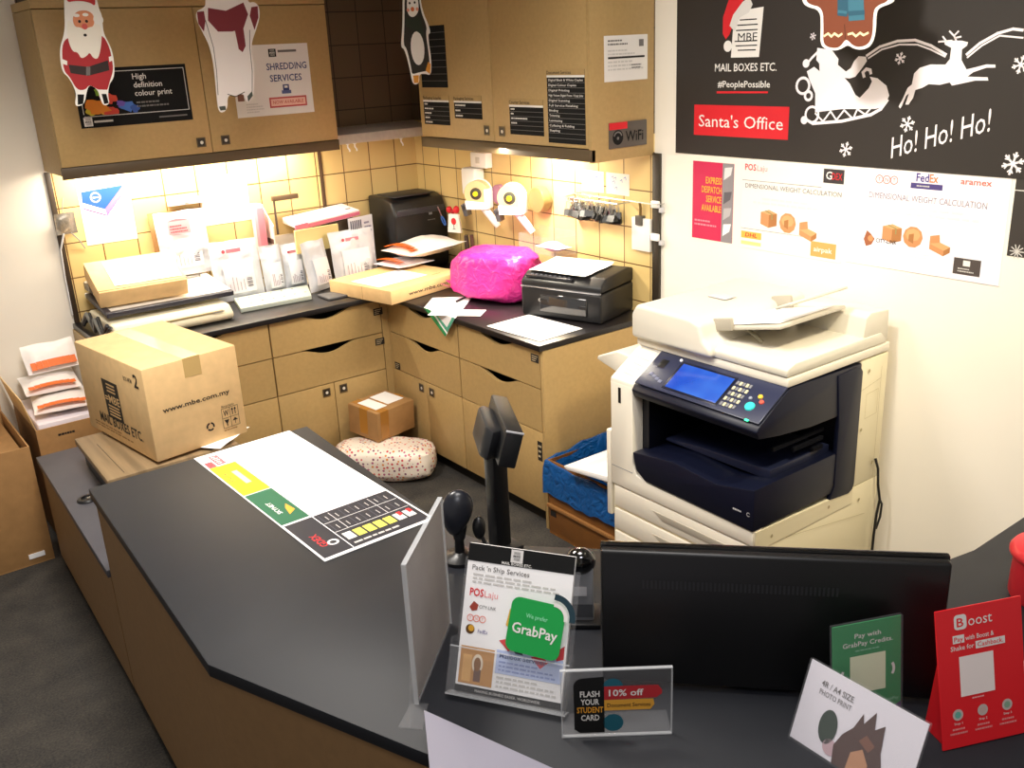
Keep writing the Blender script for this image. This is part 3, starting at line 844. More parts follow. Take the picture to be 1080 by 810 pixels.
def price_list(u0, v0, u1, v1, title, rows, label, lines=()):
    g, f = sheet(u0, v0, u1, v1 + (0.03 if title else 0), F, PB, 0.0012)
    if title:
        g.rect(f, u0, v1 + .0005, u1, v1 + .03, LAM, 0.0004)
        g.rect(f, u0, v1, u1, v1 + .008, PW, 0.0007)
        g.text(f, title, u0, v1 + .012, 0.013, INK, 0.0009, w=min(u1 - u0, 0.0085 * len(title)), bold=0.02)
    dv = (v1 - v0) / rows
    for k in range(rows):
        y = v1 - (k + 1) * dv
        if k < rows - 1:
            g.rect(f, u0, y - .0008, u1, y + .0008, PG)
        if k < len(lines) and lines[k].startswith('~'):
            g.bars(f, u0 + .01, u0 + .01 + .028 * len(lines[k]), y + dv * .3, y + dv * .75, 1, PW, .0008, .7, k)
        elif k < len(lines) and lines[k]:
            g.text(f, lines[k], u0 + .01, y + dv * .3, dv * .42, PW, w=min(u1 - u0 - .02, .0078 * len(lines[k])), bold=.02)
    return solo('price_list', g, label, 'price list', flat=True)


price_list(0.648, 1.735, 0.862, 1.998, '', 9, 'tall black price list behind the hanging penguin', ('', '~', '~', '', '~', '', '~~'))
price_list(0.648, 1.572, 0.862, 1.672, 'Packaging Supplies', 5, 'small black price list directly under the tall one, leftmost of the lower row', ('~', '~~~~', '~~', '~~', '~~~'))
price_list(0.902, 1.605, 1.113, 1.672, 'Packaging Services', 3, 'smallest black price list, beside the cabinet door pulls', ('~~~', '~~', '~~'))
price_list(1.308, 1.552, 1.53, 1.662, 'Courier Services', 6, 'black price list of half height on the right-hand door of the wall cabinet', ('~', '~', '~~~~', '~~'))
price_list(1.558, 1.53, 1.780, 1.776, 'Document Services', 13, 'tallest black price list, at the open end of the wall cabinet', ('Digital Black & White Copies', 'Digital Colour Copies', 'Digital Printing', 'High Volume Digital Prints / Copy Jobs', 'Digital Scanning', 'Full Service Finishing', 'Binding', 'Trimming', 'Laminating', 'Collating & Folding', 'Stapling'))

F = at_y(-1.812)
g, f = sheet(-0.268, 1.754, -0.044, 1.917, F, PW)
g.bars(f, -0.25, -0.14, 1.88, 1.905, 2, PG)
g.rect(f, -0.09, 1.875, -0.065, 1.90, PG)
g.rect(f, -0.25, 1.835, -0.06, 1.842, INK)
g.bars(f, -0.25, -0.10, 1.845, 1.87, 2, PLG); g.bars(f, -0.25, -0.06, 1.79, 1.83, 3, PLG); g.bars(f, -0.13, -0.06, 1.795, 1.815, 2, PG, .0009, seed=3)
solo('licence_sheet', g, 'white printed sheet taped to the end panel of the wall cabinet', 'sheet', flat=True)
g, f = sheet(-0.25, 1.508, -0.05, 1.604, F, mat('57504a', .4), 0.004)
g.rect(f, -0.25, 1.578, -0.155, 1.604, RED)
g.disc(f, -0.205, 1.548, 0.028, PB); g.ring(f, -0.205, 1.548, .02, .006, PG, .0008, a0=20, a1=160); g.disc(f, -0.205, 1.545, .006, PG, .0009)
g.text(f, 'WiFi', -0.165, 1.53, 0.038, PB, w=0.095, bold=.03)
solo('sticker_plate', g, 'grey WiFi plate with a red corner on the cabinet end panel', 'sign', flat=True)

# ------------------------------------------------------------------ the banner
F = at_x(0.0)
g, f = sheet(1.926, 1.477, 3.62, 2.32, F, mat('2c2724', 0.55), 0.003)
A = ART['sleigh']
SW = mat('efe6ea', .6)
g.poly(f, A['body'], SW); g.poly(f, A['arm'], SW, .0008); g.poly(f, A['deer'], SW)
K = 0.00097  # metres to a drawn unit
for k, pts in A.items():
    if k[0] == 'l' and k[1:-1].isdigit():
        g.line(f, pts, int(k[1:-1]) * K, SW, .0009)
for (u, v), r in zip(A['discs'], (14, 14)): g.disc(f, u, v, r * K, SW, .0012)
for (u, v), r, w in zip(A['rings'], (26, 26, 14), (8, 9, 9)): g.ring(f, u, v, r * K, w * K, SW, .0012)
for (u, v), r in zip(A['flakes'], (18, 24, 24, 32, 24, 12)):
    for k in range(3):
        a = math.pi * k / 3 + .3
        c_, s_ = math.cos(a) * r * K, math.sin(a) * r * K
        g.line(f, [(u - c_, v - s_), (u + c_, v + s_)], r * K * .2, SW, .0007 + .0001 * k)
        for q in (1, -1):
            for e in (.6, -.6):
                b = a + e
                g.line(f, [(u + q * c_ * .5, v + q * s_ * .5), (u + q * c_ * .5 + q * math.cos(b) * r * K * .4, v + q * s_ * .5 + q * math.sin(b) * r * K * .4)], r * K * .13, SW, .001)
h0, h1 = A['ho']
g.text(f, 'Ho! Ho! Ho!', h0[0], h0[1], .062, SW, .001, w=math.dist(h0, h1), rot=math.atan2(h1[1] - h0[1], h1[0] - h0[0]), shear=.28)
g.rect(f, 2.02, 1.549, 2.453, 1.659, RED)
g.text(f, "Santa's Office", 2.237, 1.581, .042, PW, .0009, w=.385, al='c')
# box logo with a red cap
g.poly(f, [(2.19, 1.823), (2.315, 1.823), (2.327, 1.985), (2.20, 1.975)], PW)
for k, (a, b) in enumerate(((2.225, 2.30), (2.215, 2.305), (2.21, 2.305))):
    g.rect(f, a, 1.945 - k * .017, b, 1.949 - k * .017, PB, .0009)
    g.rect(f, a - .005, 1.845 + k * .015, b, 1.849 + k * .015, PB, .0009)
g.text(f, 'MBE', 2.262, 1.876, .028, PB, .0009, w=.085, al='c', bold=.01)
g.poly(f, [(2.150, 1.905), (2.150, 1.96), (2.175, 2.02), (2.215, 2.035), (2.245, 2.02), (2.215, 1.97), (2.18, 1.90), (2.165, 1.885)], RED, .0012)
g.poly(f, [(2.18, 1.93), (2.195, 1.965), (2.235, 2.005), (2.265, 2.02), (2.28, 1.995), (2.265, 1.97), (2.225, 1.955), (2.205, 1.91)], mat('d8d4d0', .8), .0014)
g.disc(f, 2.175, 1.862, .019, mat('e8e4e0', .8), .0014)
g.text(f, 'MAIL BOXES ETC.', 2.255, 1.777, .026, PW, .0009, w=.275, al='c', bold=.025)
g.text(f, '#PeoplePossible', 2.25, 1.722, .022, PW, .0009, w=.235, al='c', bold=.025)
g.poly(f, [(2.128, 1.700), (2.36, 1.703), (2.36, 1.709), (2.128, 1.708)], RED, .0009)
solo('christmas_banner', g, 'large black Christmas banner with white sleigh and reindeer on the white wall', 'banner', (0.0, -2.7, 1.477), flat=True)

# ------------------------------------------------------------------ posters under the banner


def carton_icon(g, f, u, v, s, kind):
    a, b, c = mat('c98a5a', .7), mat('d9a06c', .7), mat('a8703f', .7)
    if kind == 0:
        g.poly(f, [(u - s, v + s * .5), (u, v + s * .3), (u, v - s), (u - s, v - s * .7)], a, .0007)
        g.poly(f, [(u, v + s * .3), (u + s, v + s * .5), (u + s, v - s * .7), (u, v - s)], c, .0007)
        g.poly(f, [(u - s, v + s * .5), (u, v + s * .8), (u + s, v + s * .5), (u, v + s * .3)], b, .0007)
        g.line(f, [(u - s * .4, v + s * .65), (u + s * .4, v + s * .4), (u + s * .4, v - s * .1)], s * .12, mat('8d8a58', .7), .001)
    elif kind == 1:
        g.disc(f, u, v, s, a, .0007, n=10); g.disc(f, u, v + s * .2, s * .75, b, .0009, s * .6, 8)
        g.poly(f, [(u - s * .4, v + s * .2), (u + s * .1, v + s * .35), (u + s * .1, v - s * .6), (u - s * .4, v - s * .4)], c, .0011)
    else:
        g.poly(f, [(u - s, v - s * .2), (u + s * .4, v - s * .7), (u + s * .4, v - s * 1.2), (u - s, v - s * .7)], a, .0007)
        g.poly(f, [(u + s * .4, v - s * .7), (u + s, v - s * .3), (u + s, v - s * .8), (u + s * .4, v - s * 1.2)], c, .0007)
        g.poly(f, [(u - s, v - s * .2), (u - s * .3, v + s * .1), (u + s, v - s * .3), (u + s * .4, v - s * .7)], b, .0009)
        g.poly(f, [(u - s, v + s * .5), (u - s * .1, v + s * .7), (u, v), (u - s, v - s * .2)], a, .0011)


g, f = sheet(2.017, 1.157, 2.2185, 1.452, F, mat('c9214f', .6))
g.rect(f, 2.165, 1.157, 2.2185, 1.452, mat('8a8488', .7), .0006)
for k, (a, c) in enumerate(((1.39, 'd8d4d4'), (1.30, '5f5a60'), (1.24, 'b2adb0'), (1.18, 'efecec'))):
    g.poly(f, [(2.172, a), (2.205, a + .02), (2.212, a + .05), (2.175, a + .045)], mat(c, .7), .0009)
YE = mat('f0b23a', .6)
for k, tx in enumerate(('EXPRESS', 'DESPATCH', 'SERVICE', 'AVAILABLE')):
    g.text(f, tx, 2.162, 1.372 - k * .035, .024, YE, .001, w=(.078, .098, .075, .098)[k], al='r', bold=.04)
g.bars(f, 2.03, 2.15, 1.205, 1.235, 2, mat('e88a9a', .7))
solo('poster', g, 'narrow red express-despatch poster on the white wall', 'poster', flat=True)

g, f = sheet(2.257, 1.15, 2.693, 1.472, F, PW)
g.text(f, 'POS', 2.27, 1.435, .022, RED, .0008, w=.05, bold=.04); g.text(f, 'Laju', 2.325, 1.435, .020, mat('e08a8a', .7), .0008, w=.045)
g.rect(f, 2.605, 1.415, 2.685, 1.462, mat('3a3436', .6)); g.text(f, 'G', 2.615, 1.428, .025, PW, .0009, bold=.04); g.text(f, 'DEX', 2.638, 1.428, .022, RED, .0009, w=.04, bold=.02)
g.rect(f, 2.26, 1.398, 2.60, 1.3995, PG)
g.text(f, 'DIMENSIONAL WEIGHT CALCULATION', 2.477, 1.372, .016, PG, .0008, w=.405, al='c')
g.bars(f, 2.30, 2.60, 1.315, 1.345, 2, mat('e6d6d4', .7), al='c')
for k, u in enumerate((2.385, 2.468, 2.555)): carton_icon(g, f, u, 1.272 - .01 * k, .036, k)
g.rect(f, 2.26, 1.222, 2.56, 1.2235, PG)
g.rect(f, 2.262, 1.187, 2.355, 1.212, mat('f0b04c', .6)); g.text(f, 'DHL', 2.308, 1.193, .014, RED, .0009, w=.055, al='c', bold=.05, shear=.2)
g.rect(f, 2.262, 1.163, 2.355, 1.176, mat('f4e08a', .6))
g.rect(f, 2.57, 1.16, 2.672, 1.212, mat('ef9d58', .6)); g.text(f, 'airpak', 2.62, 1.178, .017, PW, .0009, w=.075, al='c', bold=.02)
solo('poster', g, 'white weight-calculation poster beside the red despatch poster', 'poster', flat=True)

g, f = sheet(2.712, 1.160, 3.235, 1.474, F, mat('efe8f0', .75), 0.0022)
for k in range(3):
    g.ring(f, 2.815 + k * .026, 1.443, .0125, .0025, mat('e0705a', .7)); g.text(f, 'TNT'[k], 2.815 + k * .026, 1.437, .012, mat('e0705a', .7), al='c')
g.text(f, 'Fed', 2.942, 1.446, .025, mat('4a3a86', .6), .0008, w=.042, bold=.04); g.text(f, 'Ex', 2.986, 1.446, .025, mat('e07a4a', .6), .0008, w=.028, bold=.04)
g.rect(f, 2.925, 1.424, 3.03, 1.441, mat('4a3f7a', .6)); g.bars(f, 2.945, 3.01, 1.428, 1.437, 1, PLG, .0009)
g.text(f, 'aramex', 3.085, 1.449, .018, mat('e0604a', .6), .0008, w=.095, bold=.03)
g.text(f, 'DIMENSIONAL WEIGHT CALCULATION', 2.978, 1.382, .019, mat('8a7f8e', .7), .0008, w=.39, al='c', bold=.01)
g.bars(f, 2.79, 3.17, 1.335, 1.37, 2, mat('dcd2de', .7), al='c')
for k, u in enumerate((2.875, 2.948, 3.04)): carton_icon(g, f, u, 1.278 - .006 * k, .034, k)
g.poly(f, [(2.775, 1.245), (2.785, 1.275), (2.80, 1.265), (2.815, 1.25), (2.805, 1.23), (2.785, 1.222)], mat('9a5a3a', .7)); g.disc(f, 2.80, 1.25, .01, mat('c98a5a', .7), .0009)
g.text(f, 'CITY-LINK', 2.82, 1.24, .013, INK, .0008, w=.075, bold=.03)
g.bars(f, 2.92, 3.02, 1.205, 1.235, 3, mat('e0d6e2', .7), al='c')
g.rect(f, 3.09, 1.178, 3.175, 1.228, mat('4a413f', .6)); g.rect(f, 3.12, 1.205, 3.142, 1.222, PW, .0009); g.bars(f, 3.105, 3.16, 1.184, 1.2, 2, PLG, .0009)
solo('poster', g, 'larger pale lilac weight-calculation poster under the banner sleigh', 'poster', flat=True)
g, f = sheet(3.247, 1.255, 3.50, 1.478, F, mat('37322f', .55))
g.rect(f, 3.247, 1.443, 3.50, 1.446, PLG)
for k in range(5):
    a = k * .63
    g.line(f, [(3.275 - .02 * math.cos(a), 1.27 - .02 * math.sin(a)), (3.275 + .02 * math.cos(a), 1.27 + .02 * math.sin(a))], .003, PLG, .0007 + k * .0001)
solo('poster', g, 'black poster at the far right of the white wall', 'poster', flat=True)

# ------------------------------------------------------------------ hanging card cut-outs


def cutout(plane, val, outline, m, th=0.003):
    F = at_y(val) if plane == 'y' else at_x(val)
    g = G()
    if plane == 'y':
        g.prism(outline, val, val + th, m, 'y')
    else:
        g.prism([(-u, v) for u, v in outline], val, val + th, m, 'x')
    return g, F


def string(g, F, u, v, h=0.001):
    p = F @ Vector((u, v, -0.001))
    g.tube([p, (p.x, p.y, 2.70)], 0.0006, PLG, 5)


CW = mat('f3f0ea', .7)


def sm(pts, n=2):
    for _ in range(n):
        out = []
        for i in range(len(pts)):
            a, b = pts[i], pts[(i + 1) % len(pts)]
            out += [(a[0] * .75 + b[0] * .25, a[1] * .75 + b[1] * .25), (a[0] * .25 + b[0] * .75, a[1] * .25 + b[1] * .75)]
        pts = out
    return pts


for nm in ('santa', 'bear', 'penguin', 'ginger'):
    for k_, p_ in ART[nm].items():
        if len(p_) >= 5 and not (nm == 'bear' and k_ != 'outline') and k_ not in ('ice1', 'ice2', 'side1', 'side2', 'belly', 'belt'):
            ART[nm][k_] = sm(p_)
A = ART['santa']
g, F = cutout('y', -0.6, A['outline'], CW)
cr = mat('a81f27', .6); sk = mat('dd8f66', .6); bd = mat('f1ecdf', .7)
g.poly(F, A['red'], cr); g.poly(F, A['belt'], mat('2b1a18', .6), .0008); g.poly(F, A['buckle'], PG, .001)
g.poly(F, A['beard'], bd, .001); g.poly(F, A['face'], sk, .0012); g.poly(F, A['hat'], mat('c22a2e', .6), .0008); g.poly(F, A['fluff'], CW, .0014)
for k in ('cuff1', 'cuff2', 'bf1', 'bf2'): g.poly(F, A[k], CW, .001)
for k in ('boot1', 'boot2'): g.poly(F, A[k], PB, .0008)
d = A['dots']; r = .0052
g.disc(F, *d[0], r, INK, .0016); g.disc(F, *d[1], r, INK, .0016); g.disc(F, *d[2], r * 2, mat('d45a55', .6), .0016); g.disc(F, *d[3], r * 1.2, INK, .0016, r)
for u, v in A['brow']: g.disc(F, u, v, .011, CW, .0016, .006)
g.disc(F, *A['pom'][0], .018, CW, .0016)
string(g, F, A['hat'][8][0], A['hat'][8][1])
solo('hanging_cutout', g, 'hanging card Santa in red coat in front of the colour-print poster', 'decoration', flat=True)

A = ART['bear']
g, F = cutout('y', -0.6, A['outline'], mat('efe9e6', .7))
mr = mat('7c2531', .6)
for k in ('scarf', 'tail', 'mit1', 'mit2'): g.poly(F, A[k], mr, .0006 if k != 'tail' else .0009)
for k in ('paw1', 'paw2'): g.poly(F, A[k], mat('4a5048', .6))
for k in ('belly', 'side1', 'side2'): g.line(F, A[k], .003, PG if k != 'belly' else INK)
for p in A['dots']: g.disc(F, *p, .01, INK)
string(g, F, A['outline'][9][0], A['outline'][9][1])
solo('hanging_cutout', g, 'hanging white card polar bear wearing a dark red scarf', 'decoration', flat=True)

A = ART['penguin']
g, F = cutout('y', -0.9, A['outline'], CW)
g.poly(F, A['black'], mat('2b2a26', .6)); g.poly(F, A['face'], CW, .0008); g.disc(F, *A['belly'][0], .034, CW, .0008, .068)
g.poly(F, A['scarf'], mat('263226', .6), .0011)
orr = mat('dd9a3a', .6)
g.poly(F, A['foot1'], orr, .0008); g.poly(F, A['foot2'], orr, .0008)
d = A['dots']; g.disc(F, *d[0], .005, INK, .0011); g.disc(F, *d[1], .005, INK, .0011); g.disc(F, *d[2], .009, mat('e0703a', .6), .0011)
for p in A['cheek']: g.disc(F, *p, .007, mat('e8a08a', .6), .001)
string(g, F, A['outline'][9][0], A['outline'][9][1])
solo('hanging_cutout', g, 'hanging card penguin with a green scarf in the corner gap', 'decoration', flat=True)

A = ART['ginger']
g, F = cutout('x', -0.25, A['outline'], CW)
g.poly(F, A['brown'], mat('743a22', .6))
bl = mat('35697c', .6); bl2 = mat('235064', .6)
g.poly(F, A['scarfband'], bl, .0008); g.poly(F, A['tail1'], bl2, .001); g.poly(F, A['tail2'], bl, .0012); g.poly(F, A['st1'], bl, .0014); g.poly(F, A['st2'], bl2, .0014)
ic = mat('f0dfae', .6)
g.line(F, A['ice1'], .006, ic, .0009); g.line(F, A['ice2'], .006, ic, .0009); g.line(F, A['gap'], .003, mat('52270f', .6), .0009)
for p in A['eyes']: g.disc(F, *p, .012, ic, .0009)
g.line(F, A['mouth'], .006, ic, .0009)
string(g, F, *A['outline'][85])
solo('hanging_cutout', g, 'hanging brown card gingerbread figure in front of the black banner', 'decoration', flat=True)

# ------------------------------------------------------------------ things hung on the tiles
F = at_y(-0.006)
g, f = sheet(-1.767, 1.137, -1.543, 1.437, F, PW)
g.text(f, 'COMB BINDING', -1.755, 1.412, .017, mat('b0537e', .6), w=.205, bold=.01)
bb = mat('2352a8', .5)
g.poly(f, [(-1.751, 1.375), (-1.566, 1.385), (-1.664, 1.287), (-1.755, 1.328)], bb)
g.poly(f, [(-1.664, 1.287), (-1.566, 1.385), (-1.566, 1.362), (-1.66, 1.262)], mat('a86fae', .6), .0008)
g.poly(f, [(-1.755, 1.328), (-1.664, 1.287), (-1.66, 1.262), (-1.752, 1.305)], mat('d8d4e2', .7), .0008)
g.line(f, [(-1.754, 1.302), (-1.66, 1.259), (-1.567, 1.357)], .004, mat('8a5a9a', .6), .001)
g.ring(f, -1.695, 1.345, .02, .005, CW, .0009); g.rect(f, -1.706, 1.342, -1.684, 1.347, CW, .0009)
g.rect(f, -1.75, 1.23, -1.56, 1.2315, PLG); g.bars(f, -1.72, -1.62, 1.19, 1.205, 1, mat('d8a8b8', .7))
solo('poster', g, 'white comb-binding poster with a blue book, at the left of the tiles', 'poster', flat=True)
g, f = sheet(-1.222, 1.146, -0.985, 1.376, F, PW)
g.poly(f, [(-1.155, 1.345), (-1.11, 1.35), (-1.105, 1.31), (-1.12, 1.285), (-1.15, 1.30)], mat('86c8d8', .6))
g.line(f, [(-1.10, 1.255), (-1.05, 1.285)], .006, mat('a8a8d8', .6)); g.bars(f, -1.08, -1.03, 1.32, 1.35, 2, mat('e8c0d0', .7))
solo('poster', g, 'white poster with a pale blue picture, above the row of white pouches', 'poster', flat=True)
g = G()
g.box(-1.385, -1.21, -0.030, -0.007, 1.262, 1.292, WHITE, .004)
g.box(-1.31, -1.29, -0.036, -0.030, 1.27, 1.285, PLG, .002)
solo('socket_strip', g, 'white socket strip on the tiles above the courier envelope', 'socket')
# crumpled silver tag on a cord
t = thing('key_tag', 'crumpled silver tag hanging on a grey cord at the left wall', 'tag', (-1.84, -0.03, 1.2))
pillow(g := G(), MT((-1.845, -0.03, 1.205), rx=R_(90)), .085, .09, .02, mat('b0a89c', .25, metal=.7, bump=.4, scale=60), 3, 10, 10, .006)
part('foil', g, t)
part('cord', G().tube([(-1.845, -.02, 1.295), (-1.84, -.013, 1.33), (-1.83, -.01, 1.36)], .002, GREY, 6).tube([(-1.86, -.03, 1.21), (-1.885, -.025, 1.14), (-1.89, -.02, 1.02), (-1.89, -.015, .84)], .004, LGREY, 6).tube([(-1.83, -.03, 1.21), (-1.80, -.02, 1.17), (-1.78, -.012, 1.13)], .0025, GREY, 6), t)

F = at_x(-0.006)
g = G().box(-0.05, -0.007, -0.715, -0.585, 1.338, 1.412, WHITE, .006)
g.box(-0.054, -0.05, -0.665, -0.635, 1.36, 1.39, PLG, .002)
solo('socket_box', g, 'white socket box under the right wall cabinet, above the tape guns', 'socket')
for u0, lab in ((1.375, 'small white blue-printed notice above the binder clips, nearer the corner'), (1.531, 'small white blue-printed notice above the binder clips, nearer the white wall')):
    g, f = sheet(u0, 1.285, u0 + .14, 1.375, F, PW, .001)
    rnd = random.Random(u0)
    for k in range(6):
        a, b = u0 + .03 + rnd.random() * .09, 1.31 + rnd.random() * .05
        g.line(f, [(a, b), (a + .012, b + .006), (a + .014, b - .006)], .003, mat('7a8cc0', .6))
    solo('notice', g, lab, 'notice', flat=True)

# wire rack with binder clips
t = thing('wire_rack', 'thin steel wire rack on the tiles holding the binder clips', 'rack', (-0.03, -1.5, 1.25))
part('rail', G().tube([(-.008, -1.32, 1.262), (-.075, -1.335, 1.262), (-.075, -1.67, 1.262), (-.008, -1.675, 1.262)], .003, STEEL, 6), t)
part('rail', G().tube([(-.008, -1.36, 1.275), (-.045, -1.365, 1.275), (-.045, -1.87, 1.275), (-.008, -1.872, 1.275)], .0025, STEEL, 6), t)
part('bracket', G().box(-.03, -.006, -1.345, -1.30, 1.238, 1.25, mat('6a5a3a', .5), .002), t)


def clip_parts(root):
    T = WM[root.name]
    g = G(T)
    g.prism([(-.016, 0), (.016, 0), (.004, .026), (-.004, .026)], -.02, .02, BLACK, 'x')
    part('body', g, root)
    for sx in (-1, 1):
        g = G(T)
        g.tube([(-.012, sx * .004, .024), (-.009, sx * .010, .048), (-.004, sx * .012, .066), (.004, sx * .012, .066), (.009, sx * .010, .048), (.012, sx * .004, .024)], .0013, STEEL, 5)
        part('handle', g, root, 'silver wire handle')


rnd = random.Random(11)
CL = 'black binder clip with silver handles among the clips on the wire rack'
first = None
for row, (xx, n, z) in enumerate(((-.075, 11, 1.185), (-.045, 10, 1.20), (-.025, 6, 1.175))):
    for k in range(n):
        loc = (xx + rnd.uniform(-.004, .004), -1.35 - k * (.305 / n) - .012, z + rnd.uniform(-.014, .012))
        rz = R_(90 + rnd.uniform(-35, 35))
        if first is None:
            first = thing('binder_clip', CL, 'binder clip', loc, rz, 'binder clips on the wire rack')
            clip_parts(first)
        else:
            dup(first, loc, rz, CL)

# small clipboard of slips
t = thing('memo_pad', 'white memo pad hanging from a metal clip beside the dark wall trim', 'memo pad', (-.02, -1.75, 1.06))
part('paper_block', G().box(-.022, -.008, -1.805, -1.70, 1.07, 1.205, PW, .001, M=None), t)
part('clip', G().box(-.028, -.006, -1.765, -1.725, 1.175, 1.215, mat('4a4640', .4), .002).tube([(-.016, -1.745, 1.21), (-.016, -1.747, 1.245), (-.018, -1.744, 1.268)], .006, mat('7a6238', .4, metal=.6), 6), t, 'dark metal clip')
for z, lab in ((1.268, 'upper white hinge-like bracket on the dark wall trim'), (1.135, 'lower white hinge-like bracket on the dark wall trim')):
    g = G().box(-.028, -.014, -1.856, -1.815, z - .013, z + .016, WHITE, .003).box(-.02, -.002, -1.87, -1.853, z - .03, z - .01, LGREY, .002)
    solo('wall_bracket', g, lab, 'bracket')

# clear acrylic tray with something pink in it
t = thing('acrylic_tray', 'clear acrylic tray fixed to the tiles above the inkjet', 'tray', (-.07, -1.22, 1.0))
g = G()
g.box(-.135, -.008, -1.335, -1.065, 1.0, 1.004, ACRYL); g.box(-.135, -.131, -1.335, -1.065, 1.004, 1.08, ACRYL); g.box(-.012, -.008, -1.335, -1.065, 1.004, 1.10, ACRYL)
g.box(-.131, -.012, -1.335, -1.331, 1.004, 1.08, ACRYL); g.box(-.131, -.012, -1.069, -1.065, 1.004, 1.08, ACRYL)
part('shell', g, t)
pillow(g := G(), MT((-.07, -1.32, 1.028), rz=0), .09, .16, .04, mat('d9a0c0', .5), 5, 10, 10)
solo('pink_pouch', g, 'small pink pouch lying in the clear acrylic tray', 'pouch')


def tape_gun(root):
    """local: roll axis along x, handle towards -y and down"""
    T = WM[root.name] @ Matrix.Scale(-1, 4, (0, 1, 0)) @ Matrix.Scale(1.08, 4)
    Q = T @ Matrix.Rotation(R_(90), 4, 'Y')
    part('tape_roll', G().lathe([(.028, -.026), (.055, -.026), (.057, -.024), (.057, .024), (.055, .026), (.028, .026)], mat('dcb98a', .35), 32, Q), root, 'roll of pale brown tape')
    part('hub', G().lathe([(0, -.031), (.013, -.031), (.014, -.029), (.027, -.027), (.028, .028), (0, .028)], mat('3c3a30', .5), 24, Q).lathe([(0, -.037), (.011, -.037), (.012, -.0312), (0, -.0312)], mat('ead01e', .45), 20, Q), root, 'dark hub with a yellow knob')
    g = G(T)
    for sx in (-.029, .027):
        g.prism([(.062 * math.cos(R_(a_)), .062 * math.sin(R_(a_))) for a_ in range(0, 360, 20)], sx, sx + .002, WHITE, 'x') if sx > 0 else g.prism([(-.052, -.07), (.05, -.07), (.05, -.04), (-.052, -.03)], sx, sx + .002, WHITE, 'x')
    g.box(-.03, .03, .038, .062, -.068, .02, WHITE, .004)
    part('frame', g, root)
    g = G(T)
    g.box(-.03, .03, -.068, -.05, -.075, -.045, mat('4a4a4c', .4), .003)
    g.prism([(-.075, -.05), (-.05, -.055), (-.045, -.10), (-.06, -.10)], -.03, .03, mat('57575a', .35, metal=.4), 'x')
    part('cutter', g, root, 'dark toothed cutter')
    g = G(T)
    g.tube([(0, .02, -.06), (0, .045, -.09), (0, .075, -.13), (0, .09, -.15)], [.016, .017, .016, .013], WHITE, 10)
    part('handle', g, root, 'white grip')


TG = ((-.12, -.735, 1.232, R_(35)), (-.12, -1.005, 1.235, R_(35)))
a = thing('tape_gun', 'white tape dispenser gun on the tiles, nearer the inner corner', 'tape dispenser', TG[0][:3], TG[0][3] + R_(0))
tape_gun(a)
dup(a, TG[1][:3], TG[1][3], 'white tape dispenser gun on the tiles, nearer the binder clips')
g = G().lathe([(.03, -.024), (.056, -.024), (.058, -.022), (.058, .022), (.056, .024), (.03, .024)], mat('8a7445', .4), 30, Matrix.Translation((-.04, -1.115, 1.224)) @ Matrix.Rotation(R_(90), 4, 'Y'))
solo('tape_roll', g, 'roll of brown parcel tape hanging beside the second tape gun', 'tape roll')
g = G().lathe([(.03, -.012), (.046, -.012), (.047, .012), (.03, .012)], mat('a07088', .4), 30, Matrix.Translation((-.04, -.80, 1.222)) @ Matrix.Rotation(R_(90), 4, 'Y'))
solo('tape_roll', g, 'mauve roll of tape hanging between the two tape guns', 'tape roll')
g = G().box(-.075, -.008, -.645, -.53, 1.20, 1.335, WHITE, .012)
solo('paper_dispenser', g, 'white rounded dispenser behind the first tape gun', 'dispenser')
t = thing('gift_tag', 'white tag with a red wine-glass print hanging by a red bow', 'tag', (-.06, -.47, 1.0))
F = frame((-.10, -.415, 1.0), (.35, -1, 0), (0, 0, 1))
g = G(); g.prism([(0, 0), (.085, 0), (.075, .095), (.012, .095)], -.012, 0, CW, 'z', M=F)
g.disc(F, .043, .058, .016, RED, .001, .018); g.rect(F, .041, .02, .045, .045, PG, .001); g.rect(F, .034, .017, .052, .02, PG, .001)
part('card', g, t)
g = G().ball((-.085, -.42, 1.115), (.016, .016, .018), RED, 8).ball((-.075, -.47, 1.118), (.016, .018, .02), RED, 8).ball((-.08, -.445, 1.107), (.012, .012, .012), mat('b01722', .5), 8)
part('bow', g, t, 'red ribbon bow')
g = G(); Q = Matrix.Translation((-.115, -.405, 1.06)) @ Matrix.Rotation(R_(70), 4, 'Y') @ Matrix.Scale(1.6, 4, (1, 0, 0))
pts = [Q @ Vector((.016 * math.cos(a_ * math.pi / 8), .012 * math.sin(a_ * math.pi / 8), 0)) for a_ in range(17)]
g.tube(pts, .004, mat('2a5fae', .4), 6)
g.tube([Q @ Vector((-.016, 0, 0)), Q @ Vector((-.05, .004, 0))], .003, STEEL, 6)
solo('scissors', g, 'blue-handled scissors hanging beside the wine-glass tag', 'scissors')
g = G().tube([(-.045, -.50, .985), (-.04, -.50, .86)], [.012, .014], mat('4a3a34', .4), 10).tube([(-.035, -.535, .99), (-.03, -.54, .87)], [.01, .012], mat('5a3a34', .4), 10)
solo('dark_brush', g, 'dark bottle-like cylinders standing under the wine-glass tag', 'bottle')
# ------------------------------------------------------------------ back worktop
TOPZ = 0.8


def carton_box(g, M, w, d, h, m=None, tape=None, b=0.003):
    g.box(0, w, 0, d, 0, h, m or CARTON, b, M)
    if tape:
        a = mat('b98d4e', .25)
        if tape == 'x':
            g.box(-.0006, w + .0006, d / 2 - .025, d / 2 + .025, h - .06, h + .0008, a, 0, M)
        else:
            g.box(w / 2 - .025, w / 2 + .025, -.0006, d + .0006, h - .06, h + .0008, a, 0, M)
    return g


